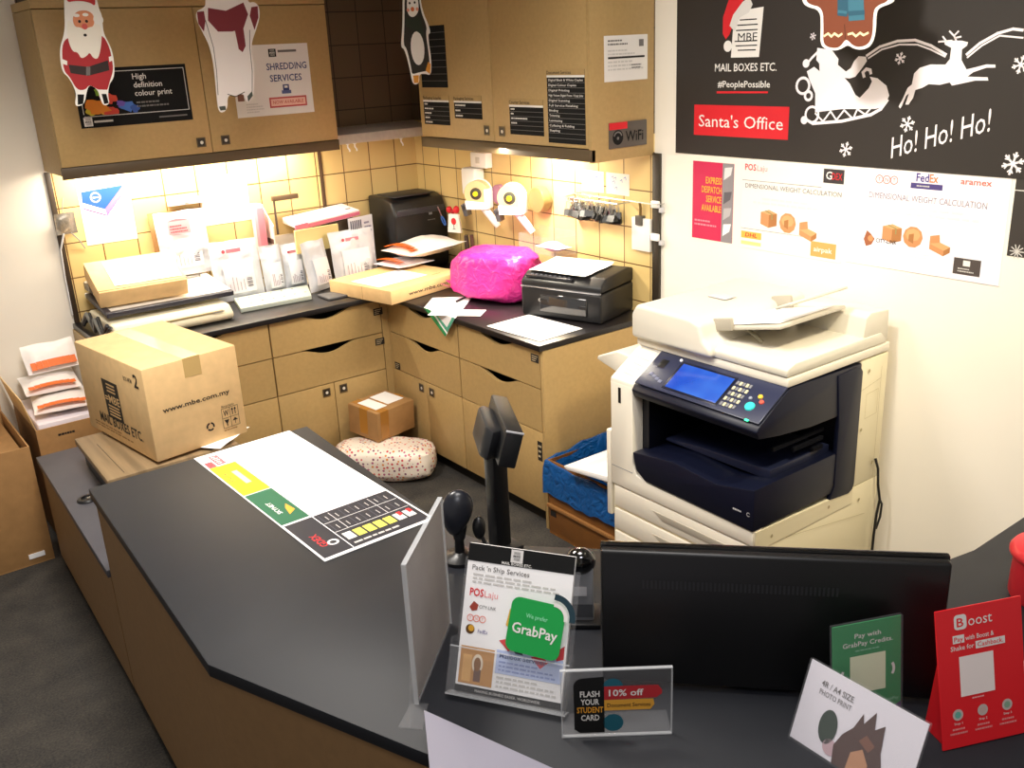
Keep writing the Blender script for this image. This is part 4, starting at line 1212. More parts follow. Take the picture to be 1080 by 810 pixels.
# cream laminator
t = thing('laminator', 'cream laminator lying on the left end of the black worktop', 'laminator', (-1.58, -.30, TOPZ))
g = G().prism([(-.50, .803), (-.515, .83), (-.47, .868), (-.12, .874), (-.09, .85), (-.09, .803)], -1.84, -1.325, mat('e9dfc2', .45), 'x', .012, seg=3)
part('body', g, t)
g = G(); f = frame((-1.40, -.517, .845), (1, 0, 0), (0, .5, .42))
g.bars(f, -.02, .06, .0, .012, 1, PG, .001)
part('lettering', g, t, flat=True)
part('slot', G().box(-1.83, -1.37, -.505, -.47, .846, .851, mat('8f7f58', .5), .001), t, 'dark feed slot')

# paper trimmer: white bed in a dark frame
t = thing('paper_trimmer', 'white-bedded paper trimmer with a dark frame resting on the laminator', 'trimmer', (-1.56, -.25, .885))
TQ = MT((-1.83, -.40, .888), rx=R_(4.5), rz=R_(-1))
part('bed', G().box(.02, .52, .02, .335, .002, .014, mat('ece8de', .5), .002, TQ), t)
g = G().box(-.005, .55, -.01, .02, 0, .022, mat('30303c', .4), .003, TQ).box(-.005, .02, .02, .34, 0, .022, mat('30303c', .4), .003, TQ)
part('frame', g, t, 'dark frame bars')
part('rail', G().box(.515, .55, .02, .345, 0, .024, mat('e2ded8', .4), .003, TQ).box(-.005, .55, .335, .355, 0, .022, mat('e2ded8', .4), .003, TQ), t, 'white rail')
t = thing('cable_bundle', 'bundle of dark cables and plastic at the left end of the worktop', 'cable', (-1.85, -.3, TOPZ))
rnd = random.Random(3)
for k in range(3):
    pts = [(-1.868 + rnd.uniform(-.012, .012), -.12 - .08 * j, .81 + .05 * (j % 2) + rnd.uniform(0, .03)) for j in range(6)]
    part('cable', G().tube(pts, .008, BLK2 if k else mat('6a6862', .4), 7), t)

# tilted flat carton with a sheet on it
t = thing('flat_carton', 'flat brown carton tilted against the wall on top of the paper trimmer', 'carton', (-1.65, -.2, .92))
ang = math.atan2(.09, .26)
Q = Matrix.Translation((-1.836, -.325, .918)) @ Matrix.Rotation(R_(-4), 4, 'Z') @ Matrix.Rotation(ang, 4, 'X')
part('box', carton_box(G(), Q, .375, .275, .075), t)
g = G()
g.box(-.001, .376, .012, .0135, .066, .0765, CARTD, 0, Q)
part('lid_seam', g, t)
g = curve_sheet(G(), Q @ Matrix.Translation((.075, .035, .0765)), .285, .215, PAPER, 2, .002)
g.bars(Q @ Matrix.Translation((.075, .035, .0793)), .03, .09, .17, .19, 1, PG)
g.bars(Q @ Matrix.Translation((.075, .035, .0793)), .10, .2, .02, .03, 1, PLG)
solo('paper_sheet', g, 'white sheet lying on the tilted flat carton', 'paper')
g = G().box(-1.82, -1.50, -.10, -.02, .945, .985, mat('a59a88', .7), .008)
solo('folded_bag', g, 'folded grey bag wedged behind under the tilted flat carton', 'bag')

# brown folder board and courier envelope against the wall
Q = MT((-1.485, -.05, .945), rz=R_(2), rx=R_(-6))
solo('cardboard_folder', G().box(0, .25, 0, .004, 0, .30, CARTD, .001, Q), 'brown board standing against the tiles behind the courier envelope', 'folder')


def pouch(loc, w, h, th, lean, rz, seed, label, group, fold=0.0, print_side='r', red=True):
    """a courier pouch that stands on the worktop; local x along, y up, z to the front"""
    root = thing('courier_pouch', label, 'pouch', loc, rz, group)
    Q = WM[root.name] @ Matrix.Rotation(R_(90 - lean), 4, 'X')
    g = pillow(G(), Q, w, h, th, POUCH, seed, belly=.36, wr=.012)
    part('bag', g, root)
    g = G()
    F_ = Q @ Matrix.Translation((0, 0, th / 2 + .012))
    g2 = G()
    # adhesive label that follows the front of the pouch
    lw, lh = w * .62, h * .52
    vs = []; fs = []
    for j in range(7):
        for i in range(7):
            x = -lw / 2 + lw * i / 6; y = h * .12 + lh * j / 6
            u = (x + w / 2) / w; v = y / h
            z = th / 2 * (math.sin(math.pi * u) ** .55) * (math.sin(math.pi * (v / .72 if v < .36 else .5 + (v - .36) / 1.28)) ** .6) + .006
            z += noise.noise(Vector((x * 9 + seed, y * 9 - seed, 5.5))) * .008 * (v - .1)
            vs.append((x, y, z))
    for j in range(6):
        for i in range(6):
            a = j * 7 + i
            fs.append((a, a + 1, a + 8, a + 7))
    g2.add(vs, fs, mat('eceaf0', .5), Q)
    rnd_ = random.Random(seed)
    zz = th / 2 + .0065
    for k in range(5):
        x = -lw * .4 + k * lw * .12
        g2.rect(Q, x, h * .16, x + .004, h * .16 + lh * rnd_.uniform(.2, .5), mat('b8a8b4', .6), zz * .97)
    for k in range(6):
        g2.rect(Q, lw * .2, h * .2 + k * .008, lw * .38, h * .2 + k * .008 + (.003 if k % 2 else .005), mat('77747e', .6), zz * .96)
    part('address_label', g2, root, flat=False)
    if red:
        g3 = G()
        g3.rect(Q, -w * .18, h * .80, w * .12, h * .86, mat('d08090', .6), th * .30 + .006)
        g3.disc(Q, -w * .24, h * .83, h * .03, mat('c8505e', .6), th * .30 + .007)
        part('logo_print', g3, root, 'small red print', flat=True)
    return root


PG_ = 'white courier pouches standing on the back worktop'
r0 = pouch((-1.355, -.085, .945), .235, .30, .035, 7, R_(0), 21, 'large white courier envelope with a red stamp, standing against the tiles on the trimmer', None, red=False)
g = G(); Q = WM[r0.name] @ Matrix.Rotation(R_(83), 4, 'X')
g.rect(Q, -.07, .195, .035, .255, mat('e59aa0', .6), .0285); g.disc(Q, -.018, .25, .05, mat('dd6f78', .6), .0283, .016)
g.bars(Q, -.06, .025, .20, .24, 3, mat('c2404c', .6), .0292)
part('stamp_print', g, r0, 'red rounded stamp', flat=True)
pouch((-1.155, -.185, .803), .235, .285, .06, 10, R_(-2), 1, 'white courier pouch at the left end of the standing row, the widest lopsided one', PG_)
pouch((-.977, -.185, .803), .108, .235, .07, 6, R_(4), 2, 'narrow white courier pouch, second from the left in the standing row', PG_, red=False)
pouch((-.868, -.19, .803), .108, .225, .07, 8, R_(-3), 3, 'narrow white courier pouch in the middle of the standing row', PG_)
pouch((-.79, -.31, .803), .155, .245, .075, 10, R_(18), 4, 'white courier pouch right of the grey rail, with a dark tear near its top', PG_, red=False)
pouch((-.585, -.30, .803), .24, .265, .065, 9, R_(-2), 5, 'white courier pouch at the right end of the standing row, the squarest one', PG_)

# binding base: pale strip with dots
t = thing('binding_machine_base', 'pale grey-green metal strip with screw dots in front of the white pouches', 'strip', (-1.04, -.32, TOPZ))
g = G().prism([(-1.262, -.425), (-.915, -.445), (-.83, -.225), (-1.205, -.205)], .801, .822, mat('b9c0b6', .45), 'z', .003)
part('plate', g, t)
g = G()
for k in range(6):
    for j in range(2):
        g.lathe([(0, .8215), (.006, .8215), (.005, .8245), (0, .825)], STEEL, 10, Matrix.Translation((-1.2 + k * .055 + j * .02, -.25 - j * .11, 0)))
part('screw', g, t)
solo('dark_tray', G().box(-.87, -.745, -.53, -.41, .801, .812, mat('5b5a5c', .5), .004), 'dark grey tray lying in front of the squarest white pouch', 'tray')

# magazine holder with flat packets on it
t = thing('magazine_holder', 'open brown-sided magazine holder behind the white pouches', 'holder', (-.70, -.12, TOPZ))
g = G()
for x in (-.935, -.735):
    g.prism([(-.14, .801), (-.14, 1.12 if x < -.9 else 1.05), (-.02, 1.215 if x < -.9 else 1.05), (-.02, .801)], x, x + .006, mat('e6dccb', .6), 'x')
g.box(-.929, -.735, -.03, -.022, .807, 1.05, mat('e6dccb', .6)); g.box(-.935, -.729, -.14, -.02, .801, .807, mat('e6dccb', .6))
part('shell', g, t)
g = G()
for k in range(3):
    g.box(-.938, -.935, -.13 + .0 * k, -.06, .93 + .05 * k, .955 + .05 * k, mat('5a4038', .5))
part('side_print', g, t, 'dark printed bars on the side')
g = G().box(-.99, -.955, -.10, -.02, .95, 1.225, mat('eccfd2', .6), .002).box(-.9905, -.9545, -.1005, -.06, 1.0, 1.21, mat('e08a98', .6), .001)
solo('pink_folder', g, 'pink and white folder upright beside the magazine holder', 'folder')
g = G().tube([(-.875, -.05, 1.06), (-.875, -.05, 1.225)], .006, mat('5a4a40', .5), 8).box(-.885, -.745, -.062, -.038, 1.225, 1.25, mat('5a4630', .5), .004)
solo('stamp_handle', g, 'dark T-shaped handle rising over the pink packet', 'handle')
Q = MT((-.825, -.20, 1.09), rz=R_(3), ry=R_(-4), rx=R_(6))
t = thing('flat_packet', 'flat white packet with a pink edge lying across the magazine holder', 'packet', (-.65, -.13, 1.1))
part('packet', G().box(0, .35, 0, .17, 0, .03, mat('f3e6ea', .5), .004, Q), t)
part('edge_print', G().box(-.001, .351, -.001, .02, .002, .022, mat('d9708c', .5), .002, Q).box(.30, .33, .05, .06, .0302, .0308, INK, 0, Q), t, 'pink edge')
part('flap', G().box(-.02, .05, -.002, .01, -.06, .03, mat('e07890', .5), .002, Q), t)
Q = MT((-.86, -.22, .98), rz=R_(2))
solo('manila_file', G().box(0, .24, 0, .012, 0, .115, mat('e6cf8c', .6), .001, Q), 'yellow manila file standing under the flat white packet', 'file')
solo('box_file', G().box(-.70, -.49, -.13, -.03, .805, 1.10, mat('6b5845', .6), .003), 'dark brown box file behind the squarest white pouch', 'file')
Q = MT((-.455, -.175, .803), rz=R_(12))
t = thing('barcode_board', 'white board with a dark striped print standing beside the black laser printer', 'board', (-.41, -.16, TOPZ))
part('board', G().box(-.10, .06, 0, .006, 0, .305, mat('e8e4ea', .6), .001, Q), t)
g = G(); F = Q @ frame((0, -.001, 0), (1, 0, 0), (0, 0, 1))
for k in range(6):
    g.rect(F, -.09 + k * .013, .16, -.083 + k * .013, .29, mat('3a3350', .6))
g.bars(F, .0, .05, .02, .28, 12, mat('8a86a0', .6))
part('print', g, t, flat=True)

# black laser printer in the corner
t = thing('laser_printer', 'black laser printer in the inner corner of the worktop', 'printer', (-.21, -.16, TOPZ))
PBK = mat('141416', .38)
g = G().prism([(-.285, .803), (-.29, 1.10), (-.26, 1.165), (-.19, 1.185), (-.02, 1.185), (-.02, .803)], -.335, -.015, PBK, 'x', .012, seg=3)
part('body', g, t)
g = G().box(-.32, -.03, -.294, -.286, .83, .95, BLK2, .004)
part('paper_cassette', g, t)
part('output_slot', G().box(-.30, -.06, -.24, -.06, 1.182, 1.189, mat('26262a', .5), .003), t)
g = G(); F = at_y(-.2915); g.bars(F, -.13, -.10, 1.08, 1.095, 1, GREY, .0008, .8); g.bars(F, -.14, -.07, 1.05, 1.06, 1, PG, .0008)
part('lettering', g, t, flat=True)
part('control_strip', G().box(-.32, -.03, -.293, -.286, 1.095, 1.125, mat('33333a', .3), .002), t)

# ------------------------------------------------------------------ right worktop
# flat printed carton
CRT = (-.705, -.835, .802)
rz = math.atan2(.10, .47)
t = thing('flat_carton', 'flat brown mail-order carton overhanging the inner corner of the worktop', 'carton', CRT, rz)
Q = WM[t.name]
part('box', carton_box(G(), Q, .475, .44, .066), t)
g = G(); F = Q @ frame((0, -.0003, 0), (1, 0, 0), (0, 0, 1))
g.text(F, 'www.mbe.com.my', .11, .022, .018, INK, .0008, w=.32, bold=.03)
F2 = Q @ frame((0, 0, .0662), (1, 0, 0), (0, 1, 0))
g.bars(F2, .33, .42, .06, .075, 1, CARTD)
g.line(Q @ frame((-.0003, 0, 0), (0, -1, 0), (0, 0, 1)), [(-.20, .002), (-.20, .065)], .002, CARTD)
part('print', g, t, flat=True)
g = curve_sheet(G(), Q @ MT((.02, .10, .0665), rz=R_(-3)), .30, .215, PAPER, 3, .002)
solo('paper_sheet', g, 'white sheet lying on the flat mail-order carton', 'paper')
POR = mat('efe9e6', .45, bump=.2, scale=25)
T_ = thing('courier_pouch', 'white and orange courier pouch lying behind the flat carton, the upper one', 'pouch', (-.22, -.44, .90))
Q = MT((-.45, -.47, .952), rz=R_(-83), rx=R_(2))
part('bag', pillow(G(), Q, .25, .36, .085, POR, 31), T_)
g = G()
for k in range(10):
    a = -.11 + .022 * k
    g.poly(Q, [(a, .008), (a + .022, .008), (a + .022, .06), (a, .06)], ORANGE, .038 - .0012 * (k - 4.5) ** 2 * .7)
part('orange_print', g, T_, 'orange band', flat=False)
T_ = thing('courier_pouch', 'white and orange courier pouch poking out under the upper one beside the carton', 'pouch', (-.42, -.38, .87))
Q = MT((-.50, -.44, .892), rz=R_(-80), rx=R_(-2))
part('bag', pillow(G(), Q, .20, .24, .04, mat('e4dfe8', .45, bump=.2, scale=25), 35), T_)
g = G()
for k in range(8):
    a = -.085 + .021 * k
    g.poly(Q, [(a, .01), (a + .021, .01), (a + .021, .06), (a, .06)], ORANGE, .030 - .0014 * (k - 3.5) ** 2 * .5)
part('orange_print', g, T_, 'orange band')

# bright pink plastic bag


def pinkbag():
    PK, nt, b = new_mat('pink_plastic')
    b.inputs['Base Color'].default_value = lin('d6308c')
    b.inputs['Roughness'].default_value = 0.28
    b.inputs['Subsurface Weight'].default_value = 0.15
    b.inputs['Subsurface Radius'].default_value = (.03, .01, .02)
    tc = nt.nodes.new('ShaderNodeTexCoord'); n = nt.nodes.new('ShaderNodeTexNoise')
    n.inputs['Scale'].default_value = 22; n.inputs['Detail'].default_value = 3; n.inputs['Distortion'].default_value = 1.2
    bp = nt.nodes.new('ShaderNodeBump'); bp.inputs['Strength'].default_value = .5; bp.inputs['Distance'].default_value = .02
    nt.links.new(tc.outputs['Object'], n.inputs['Vector']); nt.links.new(n.outputs['Fac'], bp.inputs['Height']); nt.links.new(bp.outputs['Normal'], b.inputs['Normal'])

    def sq(p):
        q = []
        for c_ in p:
            q.append(math.copysign(abs(c_) ** .5, c_))
        v = Vector(q)
        nn = noise.ridged_multi_fractal(p * 2.1 + Vector((3, 1, 7)), .9, 2.1, 3, 1.0, 2.0) * .05
        n2 = noise.noise(p * 1.3 + Vector((9, 2, 1))) * .12
        v = v * (1 - .06 + nn * .9 + n2)
        v.x *= (1.0 - .12 * v.z)
        return v
    t = thing('plastic_bag', 'bright pink plastic bag of goods beside the black inkjet printer', 'bag', (-.24, -1.06, TOPZ))
    g = G().ball((0, 0, 0), (.145, .205, .115), PK, 28, MT((-.258, -1.06, .912), rz=R_(20)), fn=sq)
    g.v = [Vector((v.x, v.y, max(v.z, TOPZ + .002))) for v in g.v]
    part('bag', g, t)
    g = G()
    rnd = random.Random(7)
    for k in range(5):
        x = -.39 + .02 * k; y = -.885 - .03 * k
        a = Vector((x, y, .83 + .03 * (k % 3)))
        tip = a + Vector((-.055 + .01 * k, .03 - .012 * k, rnd.uniform(-.015, .03)))
        g.prism([(0, -.03), (0, .03), (.055, .012), (.07, -.02)], -.001, .001, PK, 'z', M=MT(a, rz=R_(140 + 18 * k), ry=R_(rnd.uniform(-30, 10)), rx=R_(rnd.uniform(-50, 50))))
    part('knot', g, t, 'crumpled gathered end')


pinkbag()

# black inkjet on the open end
w_ = Vector((.305, -.952, 0)); d_ = Vector((.952, .305, 0))
IJ = (-.385, -1.395, .801)
t = thing('inkjet_printer', 'black inkjet printer with rounded glossy lid at the end of the worktop', 'printer', IJ)
Q = Matrix(((w_.x, d_.x, 0, IJ[0]), (w_.y, d_.y, 0, IJ[1]), (0, 0, 1, IJ[2]), (0, 0, 0, 1)))
GL = mat('0d0d0f', .18, coat=.5)
IN = mat('18181b', .4)
part('body', G().box(0, .395, 0, .30, .002, .125, IN, .01, Q, 3), t)
g = G().prism([(.0, .13), (.005, .155), (.05, .185), (.24, .195), (.295, .18), (.30, .13)], 0, .395, IN, 'x', .008, Q, 3)
part('lid', g, t)
part('control_panel', G().box(.02, .25, .012, .055, .166, .176, mat('2a2a30', .25), .003, Q @ Matrix.Rotation(R_(0), 4, 'X')), t, 'strip of small buttons')
g = G()
for k in range(9):
    g.lathe([(0, .176), (.006, .176), (.005, .1785), (0, .179)], mat('6a6a72', .4), 10, Q @ Matrix.Translation((.04 + k * .023, .034, 0)))
part('button', g, t)
g = G().prism([(-.012, .03), (-.004, .10), (.02, .118), (.02, .02)], .10, .33, mat('2a2a2d', .12, coat=1.0), 'x', .005, Q)
part('output_tray_door', g, t, 'glossy front door')
part('trim_line', G().box(.002, .393, -.0025, .005, .126, .132, mat('c9c9cf', .25, metal=.8), .001, Q), t, 'thin silver trim line')
g = G(); F = Q @ frame((0, -.0005, 0), (1, 0, 0), (0, 0, 1)); g.text(F, 'Canon', .09, .07, .012, PW, .0012, w=.05, bold=.03)
part('lettering', g, t, flat=True)
g = G()
for k in range(3):
    curve_sheet(g, Q @ MT((.02 + .004 * k, .04 + .003 * k, .190 + .0015 * k), rz=R_(-4 + 3 * k), rx=R_(2.6)), .29, .21, PAPER, 6 + k, .003)
solo('paper_stack', g, 'white sheets lying on top of the black inkjet', 'paper')

# loose papers
g = curve_sheet(G(), MT((-.585, -1.765, .8015), rz=R_(3)), .235, .33, PAPER, 8, .0015)
solo('paper_sheet', g, 'white sheet on the worktop in front of the black inkjet', 'paper')
g = curve_sheet(G(), MT((-.53, -1.29, .8015), rz=R_(40)), .10, .24, PAPER, 9, .002)
solo('paper_sheet', g, 'narrow white sheet poking out from under the pink bag', 'paper')


def flop(u, v):
    return -0.0


t = thing('green_bordered_envelope', 'white envelope with green borders hanging over the worktop edge beside the pink bag', 'envelope', (-.56, -1.05, .803))
A0, B0 = Vector((-.505, -.87, .806)), Vector((-.36, -.99, .806))
E1, E0 = Vector((-.626, -1.235, .803)), Vector((-.626, -.985, .803))
T0 = Vector((-.634, -1.16, .705))
g = G()
g.add([A0, E0, E1, B0], [(0, 1, 2, 3)], PAPER)
g.add([E0, T0, E1], [(0, 1, 2)], PAPER)
off = Vector((0, 0, -.0012)); g.add([A0 + off, E0 + off + Vector((.0012, 0, 0)), E1 + off + Vector((.0012, 0, 0)), B0 + off], [(3, 2, 1, 0)], PAPER)
part('sheet', g, t, flat=True)
gm = mat('1f8a4c', .6); gm2 = mat('4aa083', .6)
n_ = Vector((-.0012, 0, .0006))
g = G()
g.add([E0 + n_, T0 + n_, T0 * .86 + E1 * .14 + n_ * 1.2, E0 * .8 + E1 * .2 + n_ * 1.2], [(0, 1, 2, 3)], gm)
g.add([E0 * .72 + E1 * .28 + n_ * 1.3, T0 * .78 + E1 * .22 + n_ * 1.3, T0 * .62 + E1 * .38 + n_ * 1.3, E0 * .66 + E1 * .34 + n_ * 1.3], [(0, 1, 2, 3)], gm2)
g.add([T0 * .62 + E1 * .38 + n_ * 1.4, E1 + n_ * 1.4, E1 * .92 + E0 * .08 + n_ * 1.4, T0 * .70 + E1 * .22 + E0 * .08 + n_ * 1.4], [(0, 1, 2, 3)], gm2)
part('green_print', g, t, 'green border print', flat=True)
g = G().tube([(-.48, -1.03, .812), (-.40, -1.01, .818)], .005, BLACK, 10).tube([(-.40, -1.01, .818), (-.388, -1.007, .819)], .004, mat('3a3a44', .3), 8)
solo('pen', g, 'black pen lying on the green-bordered envelope', 'pen')

# ------------------------------------------------------------------ on the floor and the low unit
# weighing platform
t = thing('platform_scale', 'flat brushed-metal platform scale under the big carton on the low unit', 'scale', (-1.85, -1.1, .47))
P4 = [(-2.165, -1.386), (-1.70, -1.386), (-1.70, -.90), (-2.15, -.90)]
part('platform', G().prism(P4, .555, .58, brushed_mat('9c8463', .35, .45, (40, 2, 2)), 'z', .003), t, 'brushed steel top plate')
part('base', G().prism(inset(P4, .02), .472, .554, mat('2b2927', .5), 'z', .004), t, 'dark base')
g = G(); F = frame((0, 0, .5803), (1, 0, 0), (0, 1, 0)); g.line(F, [(-2.10, -1.36), (-2.10, -1.02)], .002, mat('4a3f33', .5))
part('seam', g, t, flat=True)
g = G()
for k, (x, y, r) in enumerate(((-2.02, -1.0, -20), (-1.80, -1.36, 30), (-1.80, -1.30, 15))):
    pass
g = curve_sheet(G(), MT((-2.0, -1.0, .581), rz=R_(8)), .21, .297, PAPER, 12, .001)
solo('paper_sheet', g, 'white sheet caught under the left corner of the big carton', 'paper')
g = curve_sheet(G(), MT((-1.88, -1.60, .475), rz=R_(20)), .30, .40, PAPER, 14, .02)
solo('paper_sheet', g, 'white sheet sticking out between the big carton and the desk', 'paper')
g = curve_sheet(G(), MT((-1.78, -1.42, .585), rz=R_(38)), .21, .297, PAPER, 15, .015)
solo('paper_sheet', g, 'white sheet under the right corner of the big carton', 'paper')

# the big carton
BX = (-1.991, -1.38, .5895)
t = thing('carton', 'big sealed brown carton printed with a black logo, standing on the platform scale', 'carton', BX, R_(8))
Q = WM[t.name]
bw, bd, bh = .356, .56, .341
part('box', G().box(0, bw, 0, bd, 0, bh, CARTON, .006, Q, 2), t)
g = G().box(bw * .42, bw * .60, -.0004, bd + .0004, bh - .0, bh + .0007, mat('e0c890', .12), 0, Q).box(bw * .42, bw * .60, -.0007, 0, bh - .07, bh + .0005, mat('cfae72', .2), 0, Q)
part('packing_tape', g, t, 'clear glossy packing tape')
g = G()
F = Q @ frame((-.0004, bd, 0), (0, -1, 0), (0, 0, 1))
lu0, lu1, lv0, lv1 = bd * .33, bd * .60, bh * .26, bh * .70
g.poly(F, [(lu0 + .015, lv1), (lu1 - .005, lv1), (lu1, lv0), (lu0 + .02, lv0)], INK)
for k in range(4):
    g.rect(F, lu0 + .04, lv0 + .012 + k * .012, lu1 - .02, lv0 + .0175 + k * .012, CARTON, .0009)
    if k < 3: g.rect(F, lu0 + .05, lv1 - .018 - k * .013, lu1 - .03, lv1 - .012 - k * .013, CARTON, .0009)
g.text(F, '=MBE', (lu0 + lu1) / 2 + .008, (lv0 + lv1) / 2 - .012, .03, CARTON, .0009, w=.12, al='c', bold=.05)
part('logo_block', g, t, flat=True)
g = G()
g.text(F, 'MAIL BOXES ETC.', bd * .22, bh * .165, .036, INK, .0006, w=bd * .63, bold=.04)
g.bars(F, bd * .12, bd * .74, bh * .075, bh * .14, 2, CARTD)
part('lettering', g, t, flat=True)
g = G()
g.text(F, '2', bd * .865, bh * .775, .047, INK, .0006, w=.035, bold=.05)
g.text(F, 'BOX-MTM', bd * .72, bh * .80, .016, INK, .0006, w=.065, bold=.02)
part('size_mark', g, t, flat=True)
g = G()
F = Q @ frame((0, -.0004, 0), (1, 0, 0), (0, 0, 1))
g.text(F, 'www.mbe.com.my', bw * .14, bh * .50, .017, INK, .0009, w=bw * .72, bold=.04)
part('lettering', g, t, flat=True)
g = G()
for k in range(3):
    a0 = 90 + k * 120
    g.ring(F, bw * .60, bh * .20, .013, .006, INK, .0009, 8, a0 + 15, a0 + 100)
part('recycling_mark', g, t, flat=True)
g = G()
bu, bv = bw * .74, bh * .13
g.line(F, [(bu, bv), (bu + .065, bv), (bu + .065, bv + .075), (bu, bv + .075), (bu, bv)], .0015, INK, .0009)
g.line(F, [(bu + .0325, bv), (bu + .0325, bv + .075)], .0015, INK, .001); g.line(F, [(bu, bv + .0375), (bu + .065, bv + .0375)], .0015, INK, .001)
g.text(F, 'W', bu + .006, bv + .045, .022, INK, .0009, w=.021, bold=.03)
for x in (.042, .053): g.line(F, [(bu + x, bv + .045), (bu + x, bv + .068)], .003, INK); g.poly(F, [(bu + x - .005, bv + .062), (bu + x + .005, bv + .062), (bu + x, bv + .071)], INK, .001)
g.poly(F, [(bu + .006, bv + .03), (bu + .026, bv + .03), (bu + .018, bv + .016), (bu + .018, bv + .007), (bu + .014, bv + .007), (bu + .014, bv + .016)], INK)
g.poly(F, [(bu + .038, bv + .02), (bu + .049, bv + .031), (bu + .060, bv + .02)], INK); g.line(F, [(bu + .049, bv + .02), (bu + .049, bv + .008)], .002, INK)
g.text(F, 'Recyclable', bu + .002, bv + .079, .008, INK, .0009, w=.05)
g.bars(F, bu, bu + .08, bv - .014, bv - .004, 1, CARTD)
part('handling_mark', g, t, flat=True)

# gift-wrapped parcel and the carton on it
Q = MT((-1.12, -.60, .085), rz=R_(-37))
GW = dots_mat()


def sup(p):
    q = Vector([math.copysign(abs(c_) ** .55, c_) for c_ in p])
    q *= 1 + noise.noise(p * 3.1) * .05 + noise.noise(p * 7) * .025
    return q


g = G().ball((0, 0, 0), (.245, .115, .085), GW, 24, MT((-.835, -.865, .087), rz=R_(-45)), fn=sup)
g.v = [Vector((v.x, v.y, max(v.z, .002))) for v in g.v]
t = thing('wrapped_parcel', 'long parcel in white paper with red dots on the floor', 'parcel', (-.835, -.865, 0))
part('wrap', g, t)
t = thing('carton', 'small taped brown carton lying on the dotted parcel', 'carton', (-.83, -.77, .176), R_(12))
Q = Matrix.Translation((-.862, -.872, .176)) @ Matrix.Rotation(R_(12), 4, 'Z') @ Matrix.Rotation(R_(3), 4, 'X')
part('box', carton_box(G(), Q, .235, .205, .145, CARTD), t)
part('packing_tape', G().box(-.001, .236, .07, .125, .02, .1458, mat('b07a34', .2), 0, Q).box(.02, .07, -.001, .206, .01, .1455, mat('a87434', .2), 0, Q), t, 'shiny brown tape')
part('address_label', G().box(.03, .10, .04, .17, .1452, .147, PAPER, 0, Q).box(.115, .215, .05, .18, .1452, .147, PAPER, 0, Q), t, 'white address labels')

# two open cartons by the left wall


def open_carton(root, x0, x1, y0, y1, h, th=.006, flaps=()):
    g = G()
    g.box(x0, x1, y0, y1, 0.001, th, CARTD); g.box(x0, x1, y0, y0 + th, th, h, CARTD, .001); g.box(x0, x1, y1 - th, y1, th, h, CARTD, .001)
    g.box(x0, x0 + th, y0 + th, y1 - th, th, h, CARTD); g.box(x1 - th, x1, y0 + th, y1 - th, th, h, CARTD)
    part('box', g, root)
    for ax, ang in flaps:
        g = G()
        if ax == 'back': g.box(x0, x1, 0, .004, 0, .14, CARTON, .001, MT((0, y1 - .004, h), rx=R_(ang)))
        if ax == 'left': g.box(0, .004, y0, y1, 0, .14, CARTON, .001, MT((x0, 0, h), ry=R_(ang)))
        if ax == 'right': g.box(-.004, 0, y0 + .01, y1 - .01, 0, .10, CARTON, .001, MT((x1, 0, h), ry=R_(ang)))
        part('flap', g, root)


t = thing('open_carton', 'tall open brown carton on the carpet at the far left edge', 'carton', (-2.52, -.36, 0))
open_carton(t, -2.80, -2.268, -.632, -.09, .50, flaps=(('back', 8),))
part('strip', G().box(-2.36, -2.30, -.635, -.632, .03, .05, PAPER), t, 'white label')
solo('yellow_packet', G().box(-2.66, -2.42, -.56, -.36, .40, .47, mat('e8c65a', .6), .004), 'yellow packet inside the tall open carton', 'packet')
solo('carton', G().box(-2.40, -2.285, -.55, -.12, .02, .46, CARTD, .004), 'dark carton standing inside the tall open carton', 'carton')
t = thing('open_carton', 'open brown carton full of white pouches beside the left wall', 'carton', (-2.07, -.35, 0))
open_carton(t, -2.21, -1.925, -.47, -.03, .50, flaps=(('left', -12),))
g = G(); g.bars(at_y(-.4705), -2.13, -2.03, .45, .47, 1, INK); part('print', g, t, flat=True)
solo('paper_stack', G().box(-2.195, -1.94, -.45, -.05, .40, .515, mat('e7dfe6', .6), .01), 'pile of white packets filling the carton by the left wall', 'packet')
PGR = 'white and orange pouches in the open carton'
for k, (x, y, z, rz, rx, lab) in enumerate((
        (-2.08, -.42, .545, -8, 4, 'white and orange pouch lowest in the open carton by the left wall'),
        (-2.075, -.28, .59, -4, 6, 'white and orange pouch second from the bottom in the open carton by the left wall'),
        (-2.03, -.15, .645, 3, 50, 'white and orange pouch on top, leaning on the left wall over the open carton'))):
    r = thing('courier_pouch', lab, 'pouch', (x, y, z), 0, PGR)
    Q = MT((x, y, z), rz=R_(rz), rx=R_(rx))
    part('bag', pillow(G(), Q, .22, .24 if k < 2 else .14, .05, POR, 40 + k), r)
    g = G()
    for j in range(8):
        a = -.095 + .0235 * j
        g.poly(Q, [(a, .008), (a + .0235, .008), (a + .0235, .045), (a, .045)], ORANGE, .029 - .0014 * (j - 3.5) ** 2 * .4)
    part('orange_print', g, r, 'orange band')
# ------------------------------------------------------------------ the copier
CX0, CX1, CY0, CY1 = -.70, -.05, -2.93, -2.30
t = thing('photocopier', 'large cream and navy floor-standing photocopier against the white wall', 'copier', (-.38, -2.6, 0))
CW_ = mat('e6dfd0', .42)
CS = mat('e6dcbc', .45)  # side cream, yellowed to carry the warm side light in its colour
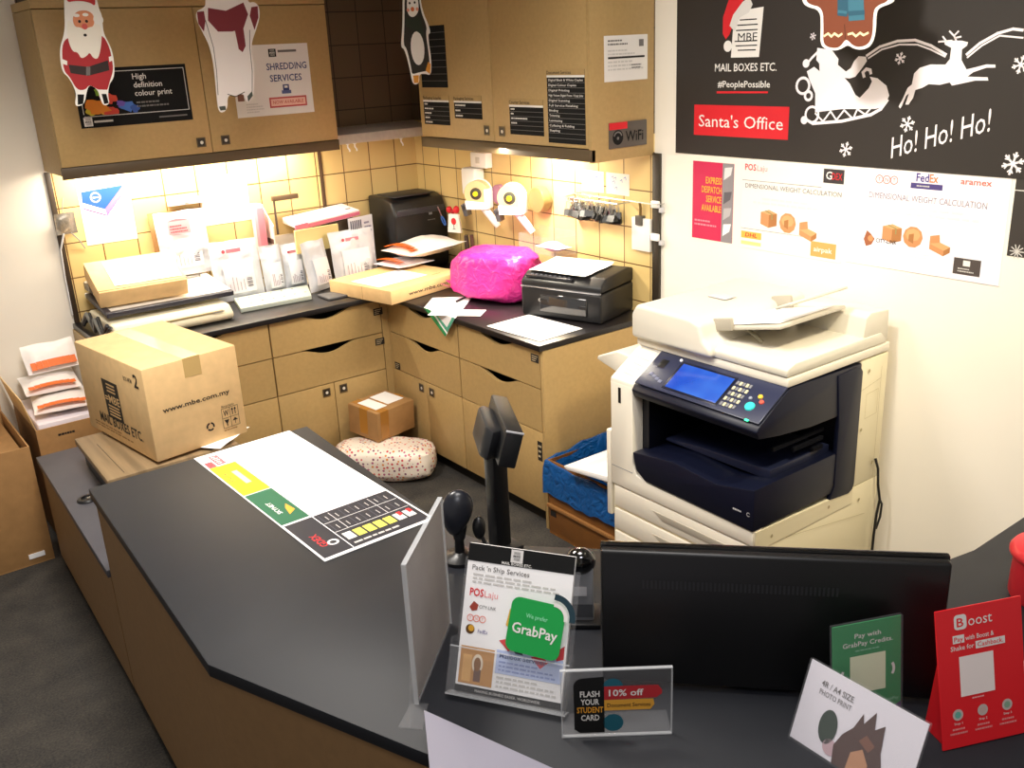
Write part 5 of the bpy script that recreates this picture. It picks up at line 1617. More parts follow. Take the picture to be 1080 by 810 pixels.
# lower cabinet with paper trays
part('base', G().box(CX0 + .004, CX1, CY0, CY1, .04, .455, CS, .006), t)
g = G()
for x in (-.62, -.14):
    for y in (-2.86, -2.38):
        g.lathe([(.03, 0.001), (.03, .035), (.02, .041)], BLK2, 14, Matrix.Translation((x, y, 0)))
part('castor', g, t)
for z0, z1 in ((.335, .415), (.245, .325), (.07, .235)):
    d = part('paper_tray', G().box(CX0 - .004, CX0 + .02, CY0 + .012, CY1 - .012, z0, z1, CW_, .004), t)
    part('grip', G().prism([(-2.50, z1 - .03), (-2.55, z1 - .055), (-2.78, z1 - .055), (-2.83, z1 - .03)], CX0 - .0055, CX0 - .003, mat('b9b1a2', .5), 'x', .001), d, 'recessed grip')
# main body: white column at the left, back column, lower white skirt
g = G()
g.prism([(-2.30, .42), (-2.30, .805), (-2.408, .805), (-2.408, .525), (-2.425, .49), (-2.47, .478), (-2.93, .472), (-2.93, .42)], CX0 - .006, CX0 + .04, CW_, 'x', .005)
g.box(CX0 + .04, CX1, -2.408, -2.30, .455, .80, CW_, .004)
part('left_column', g, t)
part('front_slot', G().box(CX0 - .0075, CX0 - .004, -2.352, -2.340, .735, .79, BLACK), t, 'narrow black slot')
part('seam', G().box(CX0 - .0068, CX0 - .004, -2.408, -2.305, .4915, .494, GREY), t)
g = G().box(-.20, CX1, CY0, -2.41, .455, .90, CS, .004)
part('rear_column', g, t)
part('side_skirt', G().prism([(-.695, .40), (-.695, .468), (-.25, .452), (-.20, .47), (-.20, .40)], CY0 - .003, CY0 + .03, CS, 'y'), t)
# navy inner body: lower block, dark well, upper beam
g = G()
g.prism([(-2.424, .53), (-2.43, .512), (-2.47, .486), (-2.933, .474), (-2.933, .615), (-2.78, .585), (-2.60, .60), (-2.412, .575)], CX0 - .012, -.199, NAVY, 'x', .005)
part('output_block', g, t, 'navy front cover')
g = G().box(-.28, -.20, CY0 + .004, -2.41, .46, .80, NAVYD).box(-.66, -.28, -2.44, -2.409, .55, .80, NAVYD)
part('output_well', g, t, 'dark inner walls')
g = G().prism([(-2.90, .60), (-2.90, .635), (-2.62, .625), (-2.46, .61), (-2.46, .60)], -.60, -.30, mat('1a1f36', .35), 'x', .004)
part('output_tray', g, t, 'navy sloping inner tray')
g = G()
g.prism([(-.70, .775), (-.712, .80), (-.700, .816), (-.562, .903), (-.20, .895), (-.20, .74), (-.45, .745), (-.60, .76)], CY0 - .002, -2.409, NAVY, 'y', .004)
part('upper_beam', g, t, 'navy upper front')
g = G()
g.prism([(-.235, .89), (-.21, .885), (-.197, .868), (-.197, .475), (-.205, .455), (-.225, .445), (-.33, .455), (-.31, .50), (-.31, .72), (-.33, .885)], CY0 - .006, CY0 + .010, NAVY, 'y', .003)
part('side_post', g, t, 'navy side post')
g = G()
for k in range(3):
    g.box(-.60 + .10 * k, -.35, CY0 + .02, CY0 + .03, .70 - .03 * k, .712 - .03 * k, mat('0a0b12', .9, spec=.1))
part('inner_rib', g, t)
g = G(); F = frame((CX0 - .0125, 0, 0), (0, -1, 0), (0, 0, 1)); g.bars(F, 2.855, 2.905, .524, .534, 1, LGREY, .0012, .6)
g.ring(F, 2.915, .529, .006, .002, LGREY, .0012, 12, 40, 320)
part('lettering', g, t, flat=True)
# white sloping shoulder beside the panel
g = G().prism([(-.706, .795), (-.702, .817), (-.562, .904), (-.20, .904), (-.20, .795)], -2.409, -2.298, CW_, 'y', .004)
s = part('panel_shoulder', g, t)
FP = frame((-.70, 0, .8165), (0, -1, 0), (.14, 0, .088))
g = G()
for k in range(4):
    g.line(FP, [(2.315 + .004 * k, .035 + .016 * k), (2.385 + .002 * k, .028 + .016 * k)], .002, LGREY, .0045)
g.line(FP, [(2.315, .11), (2.395, .105), (2.40, .15), (2.32, .155), (2.315, .11)], .002, LGREY, .0045)
part('vent', g, s, flat=True)
# control panel on the slope
cp = part('control_panel', G().box(2.412, 2.928, .004, .158, .003, .008, mat('262b45', .3), .002, FP), t, 'dark blue control panel')
SCR, nt, b = new_mat('touch_screen')
tc = nt.nodes.new('ShaderNodeTexCoord'); n = nt.nodes.new('ShaderNodeTexNoise'); n.inputs['Scale'].default_value = 6
r = nt.nodes.new('ShaderNodeValToRGB')
r.color_ramp.elements[0].position = .35; r.color_ramp.elements[0].color = lin('1c4fd0'); r.color_ramp.elements[1].position = .7; r.color_ramp.elements[1].color = lin('4f8cf4')
nt.links.new(tc.outputs['Object'], n.inputs['Vector']); nt.links.new(n.outputs['Fac'], r.inputs['Fac'])
nt.links.new(r.outputs['Color'], b.inputs['Emission Color']); b.inputs['Emission Strength'].default_value = .75
b.inputs['Base Color'].default_value = lin('0a1a40'); b.inputs['Roughness'].default_value = .15
part('touch_screen', G().box(2.535, 2.748, .025, .130, .008, .0105, SCR, .001, FP), cp, 'lit blue touch screen')
part('screen_bezel', G().box(2.525, 2.757, .017, .138, .008, .0095, mat('15182a', .2), .001, FP), cp)
g = G()
for i in range(5):
    for j in range(5):
        g.box(2.763 + i * .0125, 2.772 + i * .0125, .024 + j * .022, .038 + j * .022, .008, .0115, mat('c8c2a2', .5) if (i + j) % 2 else mat('75767e', .5), .001, FP)
part('keypad', g, cp, 'pale number keys')
g = G()
for i in range(4):
    g.box(2.44 + .018 * i, 2.455 + .018 * i, .05 - .006 * i, .062 - .006 * i, .008, .010, mat('70748c', .4), .001, FP)
part('key_strip', g, cp, 'four small grey keys')
part('card_slot', G().box(2.445, 2.475, .09, .125, .008, .0095, BLACK, .001, FP), cp, 'small black window')
part('power_button', G().lathe([(0, .008), (.006, .008), (.005, .011), (0, .011)], WHITE, 10, FP @ Matrix.Translation((2.515, .14, 0))), cp, 'white round button')
for (u, v, r_, c, lab) in ((2.862, .052, .0165, '35c7c0', 'round turquoise start button'), (2.872, .095, .008, 'e8c040', 'small yellow button'), (2.888, .078, .008, 'd8584a', 'small red button'), (2.845, .08, .006, '8a8fa0', 'small grey button')):
    part('button', G().lathe([(0, .008), (r_, .008), (r_ * .9, .0125), (0, .0135)], mat(c, .35, emit=.25 if r_ > .01 else 0), 20, FP @ Matrix.Translation((u, v, 0))), cp, lab)
part('indicator_light', G().box(2.878, 2.892, .0, .007, .007, .0105, mat('3af0a0', .3, emit=1.5), .001, FP), cp, 'small green light')
# scanner lid and document feeder
g = G().box(-.575, CX1, CY0 - .002, -2.296, .905, .934, CW_, .005)
part('scanner_deck', g, t)
g = G()
g.prism([(-.578, .936), (-.578, .962), (-.54, .975), (-.10, .975), (-.06, .936)], CY0, -2.60, CREAM, 'y', .006)
part('platen_lid', g, t)
g = G().prism([(-2.292, .936), (-2.292, 1.02), (-2.315, 1.055), (-2.56, 1.052), (-2.60, 1.04), (-2.615, .99), (-2.65, .965), (-2.65, .936)], -.60, -.055, CREAM, 'x', .014, seg=4)
fd = part('feeder_cover', g, t, 'white rounded document feeder')
part('latch', G().box(-.36, -.30, -2.50, -2.42, 1.0565, 1.059, LGREY, .001), fd)
g = G().prism([(-.20, .94), (-.185, 1.04), (-.16, 1.052), (-.06, 1.045), (-.055, .94)], CY0 + .004, -2.66, CREAM, 'y', .006)
part('feeder_back', g, t)
Q = MT((-.48, -2.57, 1.005), rx=R_(-9))
Q = Matrix.Translation((-.515, -2.585, 1.0)) @ Matrix.Rotation(R_(-90), 4, 'Z') @ Matrix.Rotation(R_(-12), 4, 'Y')
tr = part('document_tray', G().box(0, .27, .0, .33, 0, .012, CREAM2, .004, Q), t, 'tilted document tray')
part('paper_guide', G().box(.0, .09, -.012, .005, .0, .04, mat('a59e90', .45), .005, Q), tr)
part('paper_guide', G().box(.0, .08, .30, .317, .01, .055, mat('a59e90', .45), .005, Q), tr)
part('tray_extension', G().box(.25, .31, .02, .31, .004, .014, CREAM, .004, Q @ Matrix.Rotation(R_(-12), 4, 'Y')), tr)
part('tray_strut', G().tube([Q @ Vector((.13, .02, -.002)), Q @ Vector((.17, .03, -.045))], .006, mat('5a5238', .5), 6), tr)
g = curve_sheet(G(), Q @ Matrix.Translation((.02, .02, .0135)), .23, .27, PAPER, 17, .004)
solo('paper_sheet', g, 'white sheet lying in the document tray on top of the photocopier', 'paper')
# left side trays
g = G().prism([(-2.297, .40), (-2.297, .425), (-2.02, .385), (-2.0, .375), (-2.02, .365)], -.68, -.36, WHITE, 'x', .004)
st = part('side_tray', g, t, 'white tray at the left side')
part('tray_bracket', G().box(-.706, -.50, -2.298, -2.275, .29, .62, CW_, .006), t)
part('side_flap', G().prism([(-2.297, .79), (-2.297, .77), (-2.115, .815), (-2.12, .828), (-2.22, .865), (-2.297, .86)], -.60, -.25, CREAM, 'x', .004), t, 'folded side flap')
Q = MT((-.665, -2.275, .424), rx=R_(-7.5))
Q = Matrix.Translation((-.66, -2.27, .4235)) @ Matrix.Rotation(R_(8), 4, 'X')
g = G()
for k in range(3):
    curve_sheet(g, Matrix.Translation((-.65 + .006 * k, -2.04, .392 + .002 * k)) @ Matrix.Rotation(R_(8.5), 4, 'X') @ Matrix.Rotation(R_(180), 4, 'Z') @ Matrix.Translation((-.27, 0, 0)), .27, .21, PAPER, 20 + k, .002)
solo('paper_stack', g, 'white sheets on the side tray of the photocopier', 'paper')
# side details
g = G()
F = at_y(CY0 - .0005)
for u, v in ((-.16, .86), (-.18, .66), (-.22, .50), (-.10, .52), (-.62, .43), (-.33, .43), (-.16, .40)):
    g.disc(F, u, v, .006, mat('a99c74', .5), .0035)
g.line(F, [(-.165, .78), (-.10, .785), (-.10, .70), (-.165, .695), (-.165, .78)], .0015, mat('c2b48a', .5), .0035)
g.line(F, [(-.09, .86), (-.09, .46)], .0015, mat('b9ab84', .5), .0035)
g.line(F, [(-.195, .80), (-.09, .82)], .0015, mat('b9ab84', .5), .0035)
g.line(F, [(-.55, .40), (-.12, .335)], .0015, mat('b9ab84', .5), .0035)
part('panel_seam', g, t, flat=True)
pts = [(-.085, CY0 - .006, .53), (-.09, CY0 - .022, .50), (-.085, CY0 - .024, .44), (-.075, CY0 - .03, .38), (-.088, CY0 - .03, .33), (-.09, CY0 - .028, .25), (-.09, CY0 - .026, .12), (-.07, CY0 - .05, .008)]
pl = part('power_cord', G().tube(pts, .0045, BLACK, 8), t, 'black power cord')
pts = [(-.075, CY0 - .03, .38), (-.06, CY0 - .03, .36), (-.06, CY0 - .028, .31), (-.08, CY0 - .028, .27)]
part('cord_loop', G().tube(pts, .004, BLACK, 8), pl)

# ------------------------------------------------------------------ bin with a blue liner
t = thing('waste_bin', 'brown box bin with a blue plastic liner between the cabinet and the photocopier', 'bin', (-.43, -2.03, 0))
g = G()
X0, X1, Y0, Y1 = -.62, -.25, -2.235, -1.83
WD = mat('7a4e22', .4, nz=.12, scale=12)
g.box(X0, X1, Y0, Y1, .001, .01, WD); g.box(X0, X0 + .01, Y0, Y1, .01, .33, WD, .001); g.box(X1 - .01, X1, Y0, Y1, .01, .33, WD)
g.box(X0 + .01, X1 - .01, Y0, Y0 + .01, .01, .33, WD); g.box(X0 + .01, X1 - .01, Y1 - .01, Y1, .01, .33, WD)
part('box', g, t)
part('ledge', G().box(X0 - .012, X0, Y0, Y1, .125, .14, mat('95683a', .4), .002), t)
part('tag', G().box(X0 - .0015, X0, -1.875, -1.84, .085, .11, INK), t, 'black tag')
BL, nt, b = new_mat('blue_liner')
b.inputs['Base Color'].default_value = lin('12508f'); b.inputs['Roughness'].default_value = .25
tc = nt.nodes.new('ShaderNodeTexCoord'); n = nt.nodes.new('ShaderNodeTexNoise'); n.inputs['Scale'].default_value = 18; n.inputs['Distortion'].default_value = 1.5
bp = nt.nodes.new('ShaderNodeBump'); bp.inputs['Strength'].default_value = .6; bp.inputs['Distance'].default_value = .02
nt.links.new(tc.outputs['Object'], n.inputs['Vector']); nt.links.new(n.outputs['Fac'], bp.inputs['Height']); nt.links.new(bp.outputs['Normal'], b.inputs['Normal'])
prof = [(-.012, .03), (-.018, .03), (.003, .012), (-.008, .0), (-.022, -.05), (-.022, -.10), (-.018, -.18)]
cx, cy = (X0 + X1) / 2, (Y0 + Y1) / 2
hx, hy = (X1 - X0) / 2, (Y1 - Y0) / 2
N = 64
vs = []; fs = []
rows = [(-.02, .06), (-.018, .20), (-.015, .32), (-.004, .355), (.008, .352), (.014, .32), (.016, .26), (.017, .19)]
for i, (o, z) in enumerate(rows):
    for k in range(N):
        a = 2 * math.pi * k / N
        c_, s_ = math.cos(a), math.sin(a)
        q = max(abs(c_), abs(s_))
        x, y = cx + (hx + o) * c_ / q, cy + (hy + o) * s_ / q
        nn = noise.noise(Vector((x * 14, y * 14, z * 8)))
        sag = (-.035 * max(0, -c_) if 2 <= i <= 5 else 0)
        y = max(min(y, -1.8075), -2.262)
        x = max(x, X0 - .022)
        vs.append((x + nn * .006 * (1 if i not in (2, 3) else .3) * (0 if i < 3 else -abs(c_)), y, z + sag + nn * (.03 if i == 7 else .012)))
for i in range(len(rows) - 1):
    for k in range(N):
        fs.append((i * N + k, i * N + (k + 1) % N, (i + 1) * N + (k + 1) % N, (i + 1) * N + k))
fs.append(tuple(range(N))[::-1])
part('liner', G().add(vs, fs, BL), t, 'blue plastic liner folded over the rim')
# ------------------------------------------------------------------ on the service desk
DZ = .745
a_, b_, c_, d_ = (Vector((-1.938, -1.806, DZ)), Vector((-1.628, -1.785, DZ)), Vector((-1.654, -2.653, DZ)), Vector((-1.977, -2.659, DZ)))
a_ = Vector((-1.944, -1.812, DZ)); b_ = Vector((-1.628, -1.80, DZ))
U = (c_ - d_)
F = frame(d_ + Vector((0, 0, .0018)), U, a_ - d_)
pw, ph = .321, .850
g = G(); g.box(0, pw, 0, ph, -.0015, 0, PAPER, M=F)
YEL = mat('f3e013', .6); GRN = mat('14603f', .6); BKP = mat('1a1a26', .55)
g.rect(F, .006, .735, .03, .785, mat('d8525a', .6)); g.line(F, [(.012, .748), (.024, .76), (.012, .772)], .003, RED, .001)
g.rect(F, .035, .745, .062, .825, mat('e2696e', .6)); g.bars(F, .04, .058, .75, .82, 5, PAPER, .0009)
g.rect(F, .004, .485, .085, .735, YEL); g.rect(F, .045, .56, .062, .67, mat('f8f0b0', .6), .0009); g.text(F, 'POS', .03, .60, .014, RED, .0009, rot=R_(90), w=.07)
g.rect(F, .004, .245, .085, .480, GRN)
g.text(F, 'SKYNET', .040, .31, .013, PAPER, .0009, rot=R_(90), w=.085, bold=.03)
g.poly(F, [(.05, .29), (.075, .31), (.07, .36), (.058, .335)], mat('e7a02c', .6), .0009)
g.rect(F, .006, .012, .315, .235, BKP)
g.text(F, 'GDEX', .048, .065, .020, RED, .0009, rot=R_(90), w=.075, bold=.03); g.ring(F, .062, .072, .012, .006, PAPER, .001)
g.rect(F, .086, .012, .0885, .235, PAPER, .0009)
for r0, v0, v1, n_ in ((0, .175, .225, 7), (1, .115, .170, 7)):
    g.rect(F, .09, v0 - .003, .31, v0 - .001, PAPER, .0009)
    for k in range(n_):
        u = .098 + k * .030
        g.rect(F, u, v0, u + .0015, v1, PAPER if k in (1, 5) else mat('55555f', .6), .0009)
        g.rect(F, u + .013, v0 + .012, u + .0155, v0 + .036, PLG, .0009)
for k, cc in enumerate(('f0efe6', 'e6e05a', 'e6e05a', 'e6e05a', 'e6e05a', 'f0efe6', 'f0efe6')):
    g.rect(F, .098 + k * .030, .055, .122 + k * .030, .095, mat(cc, .6), .0009)
for k in (5, 6): g.poly(F, [(.112 + k * .03, .075), (.124 + k * .03, .08), (.124 + k * .03, .1), (.112 + k * .03, .1)], RED, .0011)
g.bars(F, .10, .30, .022, .04, 1, PLG, .0009)
for k in range(6): g.rect(F, .13 + k * .028, .262 - .0 * k, .135 + k * .028, .275, PLG)
g.line(F, [(.09, .25), (.09, .84)], .001, mat('e4dede', .7)); g.line(F, [(.09, .48), (.315, .48)], .001, mat('e4dede', .7)); g.line(F, [(.09, .735), (.315, .735)], .001, mat('f0e6da', .7))
solo('price_mat', g, 'long white price mat with yellow, green and black blocks lying on the desk', 'price mat', (-1.8, -2.2, DZ), flat=True)
g = G().prism([(-1.64, -1.83), (-1.615, -1.83), (-1.635, -2.30), (-1.662, -2.30)], DZ + .0006, DZ + .0018, mat('9aa4b4', .3), 'z')
g = curve_sheet(G(), Matrix.Translation((-1.95, -2.6545, DZ + .0002)) @ Matrix.Rotation(R_(2.0), 4, 'Z'), .30, .82, mat('c2cad6', .35), 1, .0003)

# double acrylic stand seen edge on


def board(g, o, u, v, w, h, th, m, b=.0008):
    M = frame(o, u, v)
    g.box(0, w, 0, h, -th / 2, th / 2, m, b, M)
    return M


H0 = Vector((-2.092, -3.262, DZ)); H1 = Vector((-1.895, -3.080, DZ))
hu = (H1 - H0).normalized(); hn = Vector((-hu.y, hu.x, 0))
t = thing('sign_holder', 'tall clear acrylic sign holder seen edge-on at the desk edge', 'sign holder', tuple(H0))
HL = (H1 - H0).length
M = frame(H0 + Vector((0, 0, .002)), hu, (0, 0, 1))
g = G().box(0, HL, 0, .297, .002, .0045, ACRYL, .0006, M).box(0, HL, 0, .297, -.0045, -.002, ACRYL, .0006, M)
part('panel', g, t)
part('edge_glint', G().box(-.001, .001, 0, .297, -.0046, .0046, EDGE, 0, M).box(0, HL, .296, .298, -.0046, .0046, EDGE, 0, M).box(HL - .001, HL + .001, 0, .297, -.0046, .0046, EDGE, 0, M), t)
part('insert', G().box(.004, HL - .004, .004, .29, -.0012, .0012, mat('aaa29e', .5, nz=.12, scale=9), 0, M), t, 'greyish paper insert')
g = G().prism([(-2.152, -3.295), (-2.121, -3.329), (-2.075, -3.275), (-2.098, -3.252)], DZ + .0005, DZ + .003, ACRYL, 'z')
e0 = Vector((-2.098, -3.264, DZ + .003)); e1 = Vector((-2.137, -3.311, DZ + .003)); n3 = Vector((.0012, -.001, 0))
part('foot', g, t)
g = G()
g.add([e0 + n3, e1 + n3, e0 + n3 + Vector((0, 0, .09)), e0 - n3, e1 - n3, e0 - n3 + Vector((0, 0, .09))], [(0, 1, 2), (5, 4, 3), (0, 3, 4, 1), (1, 4, 5, 2), (2, 5, 3, 0)], ACRYL)
part('gusset', g, t)
g = G()
g.prism([(H1.x, H1.y), (H1.x - hu.x * .12, H1.y - hu.y * .12), (H1.x - hu.x * .12 + hn.x * .05, H1.y - hu.y * .12 + hn.y * .05), (H1.x + hn.x * .05, H1.y + hn.y * .05)], DZ + .0005, DZ + .002, ACRYL, 'z')
part('foot', g, t)

# brochure holder
B0 = Vector((-2.022, -3.283, DZ)); bu = Vector((.542, -.841, 0)); ba = Vector((.841, .542, 0))
lean = R_(25)
bv = Vector((0, 0, math.cos(lean))) + ba * math.sin(lean)
t = thing('brochure_holder', 'clear acrylic leaflet holder leaning back on the desk with the services leaflet', 'leaflet holder', tuple(B0))
M = frame(B0 + Vector((0, 0, .008)) + ba * .008, bu, bv)
g = G().box(-.008, .222, -.004, .25, -.006, -.003, ACRYL, .001, M).box(-.008, .222, -.006, .0, -.006, .022, ACRYL, .001, M)
g.box(-.012, -.008, -.004, .10, -.006, .022, ACRYL, .001, M).box(.222, .226, -.004, .10, -.006, .022, ACRYL, .001, M)
part('shell', g, t)
part('front_lip', G().box(-.010, .224, -.004, .085, .020, .023, ACRYL, .001, M).box(-.010, .224, .0835, .0855, .0198, .0232, EDGE, 0, M).box(-.011, .225, -.006, -.003, -.004, .0235, EDGE, 0, M), t)
g = G()
P0 = M @ Vector((.107, .2, -.006)); base = Vector((P0.x, P0.y, DZ)) + ba * .06
g.prism([(.012, 0), (.13, 0), (.13, .004), (.09, .15), (.076, .15)], -.03, .03, ACRYL, 'y', M=Matrix(((ba.x, bu.x, 0, (B0 + bu * .107 + ba * .012).x), (ba.y, bu.y, 0, (B0 + bu * .107 + ba * .012).y), (0, 0, 1, DZ + .001), (0, 0, 0, 1))))
part('rear_strut', g, t)
g = G(); M2 = M
lw, lh = .212, .278
g.box(0.001, lw, 0, lh, -.0025, .006, PAPER, .0003, M2)
F = M2 @ Matrix.Translation((0, 0, .0061))
g.rect(F, .001, .245, lw, lh, PB); g.rect(F, .001, 0, lw, .012, PB)
g.text(F, 'MAKING BUSINESS EASIER. WORLDWIDE.', .107, .003, .005, PLG, .001, w=.13, al='c')
g.rect(F, .087, .252, .111, .276, mat('d9d5d2', .6), .0008); logo_block(g, F, .089, .254, .02, .02, PB, mat('d9d5d2', .6))
g.text(F, 'MAIL BOXES ETC.', .100, .2465, .005, PW, .001, w=.06, al='c', bold=.03)
g.text(F, "Pack 'n Ship Services", .012, .229, .009, PG, .001, w=.115, bold=.02)
g.bars(F, .015, .195, .203, .224, 3, PLG, .0008)
g.text(F, 'POS', .012, .180, .014, RED, .001, w=.028, bold=.05); g.text(F, 'Laju', .042, .180, .012, mat('e08a8a', .7), .001, w=.027)
g.poly(F, [(.014, .158), (.022, .17), (.032, .164), (.03, .154), (.02, .151)], mat('9a3a2a', .7)); g.text(F, 'CITY-LINK', .034, .158, .006, INK, .001, w=.034)
for k in range(3): g.ring(F, .018 + k * .0125, .138, .006, .0014, mat('e0705a', .7), n=14); g.text(F, 'TNT'[k], .018 + k * .0125, .1355, .005, mat('e0705a', .7), .001, al='c')
g.disc(F, .02, .117, .009, mat('5a3a14', .6)); g.disc(F, .022, .119, .006, mat('d9a02c', .6), .0008); g.text(F, 'FedEx', .036, .112, .007, mat('4a3a86', .6), .001, w=.02)
g.rect(F, .006, .016, .074, .085, mat('c08a4a', .6)); g.disc(F, .042, .055, .011, mat('e8d8c0', .6), .0008, .018); g.disc(F, .042, .054, .007, mat('8a5a2a', .6), .001, .013); g.rect(F, .036, .022, .05, .045, mat('6a4a3a', .6), .0009); g.rect(F, .012, .02, .03, .07, mat('dca862', .6), .0007)
g.rect(F, .078, .045, .208, .088, mat('b9c6ea', .7)); g.text(F, 'Mailbox Services', .084, .074, .009, mat('4a5a86', .6), .001, w=.09, bold=.02)
g.bars(F, .084, .20, .048, .07, 3, mat('8a98c8', .7), .0008); g.bars(F, .082, .205, .017, .042, 3, PLG, .0008)
for pts, c in (([(.08, .105), (.10, .112), (.115, .10), (.10, .088)], 'd64a4a'), ([(.10, .10), (.125, .095), (.13, .085), (.115, .086)], '30304a'), ([(.145, .085), (.165, .09), (.18, .08), (.165, .066)], 'd23848'), ([(.19, .10), (.208, .115), (.208, .09), (.195, .085)], 'c83a40'), ([(.095, .165), (.105, .175), (.10, .13), (.09, .135)], 'e0b04a')):
    g.poly(F, pts, mat(c, .6), .0007)
part('leaflet', g, t, 'white services leaflet', flat=True)
g = G()
pts = []
gw, gh, gr = .105, .100, .016
for cx_, cy_, a0 in ((gw - gr, gr, -90), (gw - gr, gh - gr, 0), (gr, gh - gr, 90), (gr, gr, 180)):
    for k in range(6): pts.append((cx_ + gr * math.cos(R_(a0 + 18 * k)), cy_ + gr * math.sin(R_(a0 + 18 * k))))
FS = frame(M2 @ Vector((.098, .095, .0245)), bu * math.cos(R_(-4)) + bv * math.sin(R_(-4)), bv)
g.prism(pts, 0, .0012, mat('0f9b45', .4), 'z', M=FS)
F = FS @ Matrix.Translation((0, 0, .0013))
g.text(F, 'We prefer', gw * .5, .066, .008, mat('8adfae', .5), .0006, w=.042, al='c', bold=.02)
g.text(F, 'GrabPay', gw * .5, .035, .0185, PW, .0006, w=.088, al='c', bold=.04)
g.ring(F, gw - .022, gh - .024, .024, .007, PW, .0006, 12, 0, 90); g.ring(F, gw - .022, gh - .022, .036, .011, mat('12333f', .5), .0004, 14, 0, 90)
solo('pay_sticker', g, 'square green GrabPay sticker on the front of the leaflet holder', 'sticker', flat=True)

# student card block
S0 = Vector((-1.942, -3.507, DZ)); S1 = Vector((-1.789, -3.624, DZ)); su = (S1 - S0).normalized()
t = thing('card_stand', 'low clear acrylic stand with the student-card discount card', 'sign holder', tuple(S0))
M = frame(S0 + Vector((0, 0, .001)), su, (0, 0, 1))
g = G().box(0, .193, 0, .139, -.003, .003, ACRYL, .001, M).box(0, .193, 0, .003, -.06, .0, ACRYL, .001, M)
part('panel', g, t)
part('edge_glint', G().box(0, .193, .1375, .1395, -.0032, .0032, EDGE, 0, M).box(0, .193, 0, .002, -.0032, .0032, EDGE, 0, M).box(-.0006, .0014, 0, .139, -.0032, .0032, EDGE, 0, M).box(.1916, .1936, 0, .139, -.0032, .0032, EDGE, 0, M), t)
g = G(); F = M @ Matrix.Translation((0, 0, .0036))
pts = [(.022, .018)] + [(.022 + .016 * (1 - math.cos(R_(a))), .108 + .016 * math.sin(R_(a))) for a in range(0, 91, 15)] + [(.075, .126), (.075, .01), (.032, .01)]
g.poly(F, pts, PB, .0003)
for k, (tx, c) in enumerate((('FLASH', PW), ('YOUR', PW), ('STUDENT', mat('e8a02c', .6)), ('CARD', PW))):
    g.text(F, tx, .050, .086 - k * .0165, .0115, c, .0008, w=(.034, .032, .046, .032)[k], al='c', bold=.05)
tl = mat('1f5f70', .5)
g.disc(F, .09, .104, .018, tl, .0003); g.disc(F, .09, .03, .018, tl, .0003)
rr = mat('b32a30', .5); oo = mat('e0a23a', .5)
g.poly(F, [(.075, .078), (.165, .080), (.175, .088), (.175, .096), (.168, .106), (.075, .106)], rr, .0005)
g.text(F, '10% off', .083, .086, .013, PW, .0009, w=.06, bold=.04)
g.poly(F, [(.075, .056), (.155, .056), (.162, .066), (.160, .078), (.075, .078)], oo, .0005)
g.text(F, 'Document Services', .08, .063, .008, INK, .0009, w=.075, bold=.02)
part('card', g, t, 'black, red and yellow printed card', flat=True)

# barcode scanner on its stand
t = thing('barcode_scanner', 'black hand-held barcode scanner standing upright behind the sign holder', 'scanner', (-1.72, -2.87, DZ))
sc_ = (-1.722, -2.868)
g = G().lathe([(0, 0), (.045, 0), (.045, .008), (.02, .014), (.012, .02), (.011, .06)], BLACK, 20, Matrix.Translation((sc_[0], sc_[1], DZ + .001)))
part('stand', g, t)
Q = MT((sc_[0] - .005, sc_[1] - .005, DZ + .128), rz=R_(150), ry=R_(-12))


def scn(p):
    return Vector((p.x * (1 + .25 * p.z), p.y * (1 - .15 * p.z), p.z))


g = G().ball((0, 0, 0), (.036, .032, .058), mat('1c1e26', .3), 14, Q, fn=scn)
part('head', g, t)
part('handle', G().tube([(sc_[0], sc_[1], DZ + .055), (sc_[0] + .004, sc_[1] - .002, DZ + .085), (sc_[0], sc_[1], DZ + .11)], [.014, .017, .02], BLK2, 12), t)
part('trigger_badge', G().ball((0, 0, 0), (.012, .004, .006), mat('8a90a0', .3), 8, Q @ Matrix.Translation((.004, -.026, .012))).ball((0, 0, 0), (.008, .012, .004), mat('7a8296', .25), 8, Q @ Matrix.Translation((0, 0, .049))), t, 'small grey badge')
g = G().ball((sc_[0] + .036, sc_[1] - .034, DZ + .085), (.016, .016, .03), BLACK, 10)
g.tube([(sc_[0] + .038, sc_[1] - .036, DZ + .07), (sc_[0] + .042, sc_[1] - .05, DZ + .04), (sc_[0] + .05, sc_[1] - .07, DZ + .006)], .005, BLACK, 8)
part('cable', g, t)

# customer display on a pole
t = thing('customer_display', 'black customer display on a square pole at the inner desk edge', 'display', (-1.615, -2.885, DZ))
g = G().box(-1.638, -1.594, -2.906, -2.866, DZ + .008, 1.02, mat('101012', .35), .006)
part('pole', g, t)
part('foot', G().box(-1.66, -1.575, -2.93, -2.85, DZ + .0005, DZ + .01, BLK2, .003), t)
hd = Vector((.154, .287, 0)).normalized(); hs = Vector((hd.y, -hd.x, 0))
up = Vector((0, 0, 1))
O = Vector((-1.645, -2.99, 1.045))
tilt = R_(16)
hs2 = hs * math.cos(tilt) - up * math.sin(tilt); up2 = up * math.cos(tilt) + hs * math.sin(tilt)
M = Matrix(((hd.x, hs2.x, up2.x, O.x), (hd.y, hs2.y, up2.y, O.y), (hd.z, hs2.z, up2.z, O.z), (0, 0, 0, 1)))
part('display_head', G().box(0, .245, -.021, .021, -.045, .045, mat('17181a', .45), .005, M), t)
part('rear_bulge', G().prism([(.03, -.06), (.06, -.028), (.19, -.028), (.215, -.06), (.19, -.075), (.06, -.075)], -.05, .025, mat('1c1d20', .45), 'z', .008, M @ Matrix.Translation((0, .018 + .0, 0)) @ Matrix.Scale(1, 4)), t)
part('edge_trim', G().box(-.0015, .002, -.021, .021, .040, .0445, LGREY, .001, M), t, 'pale edge strip')

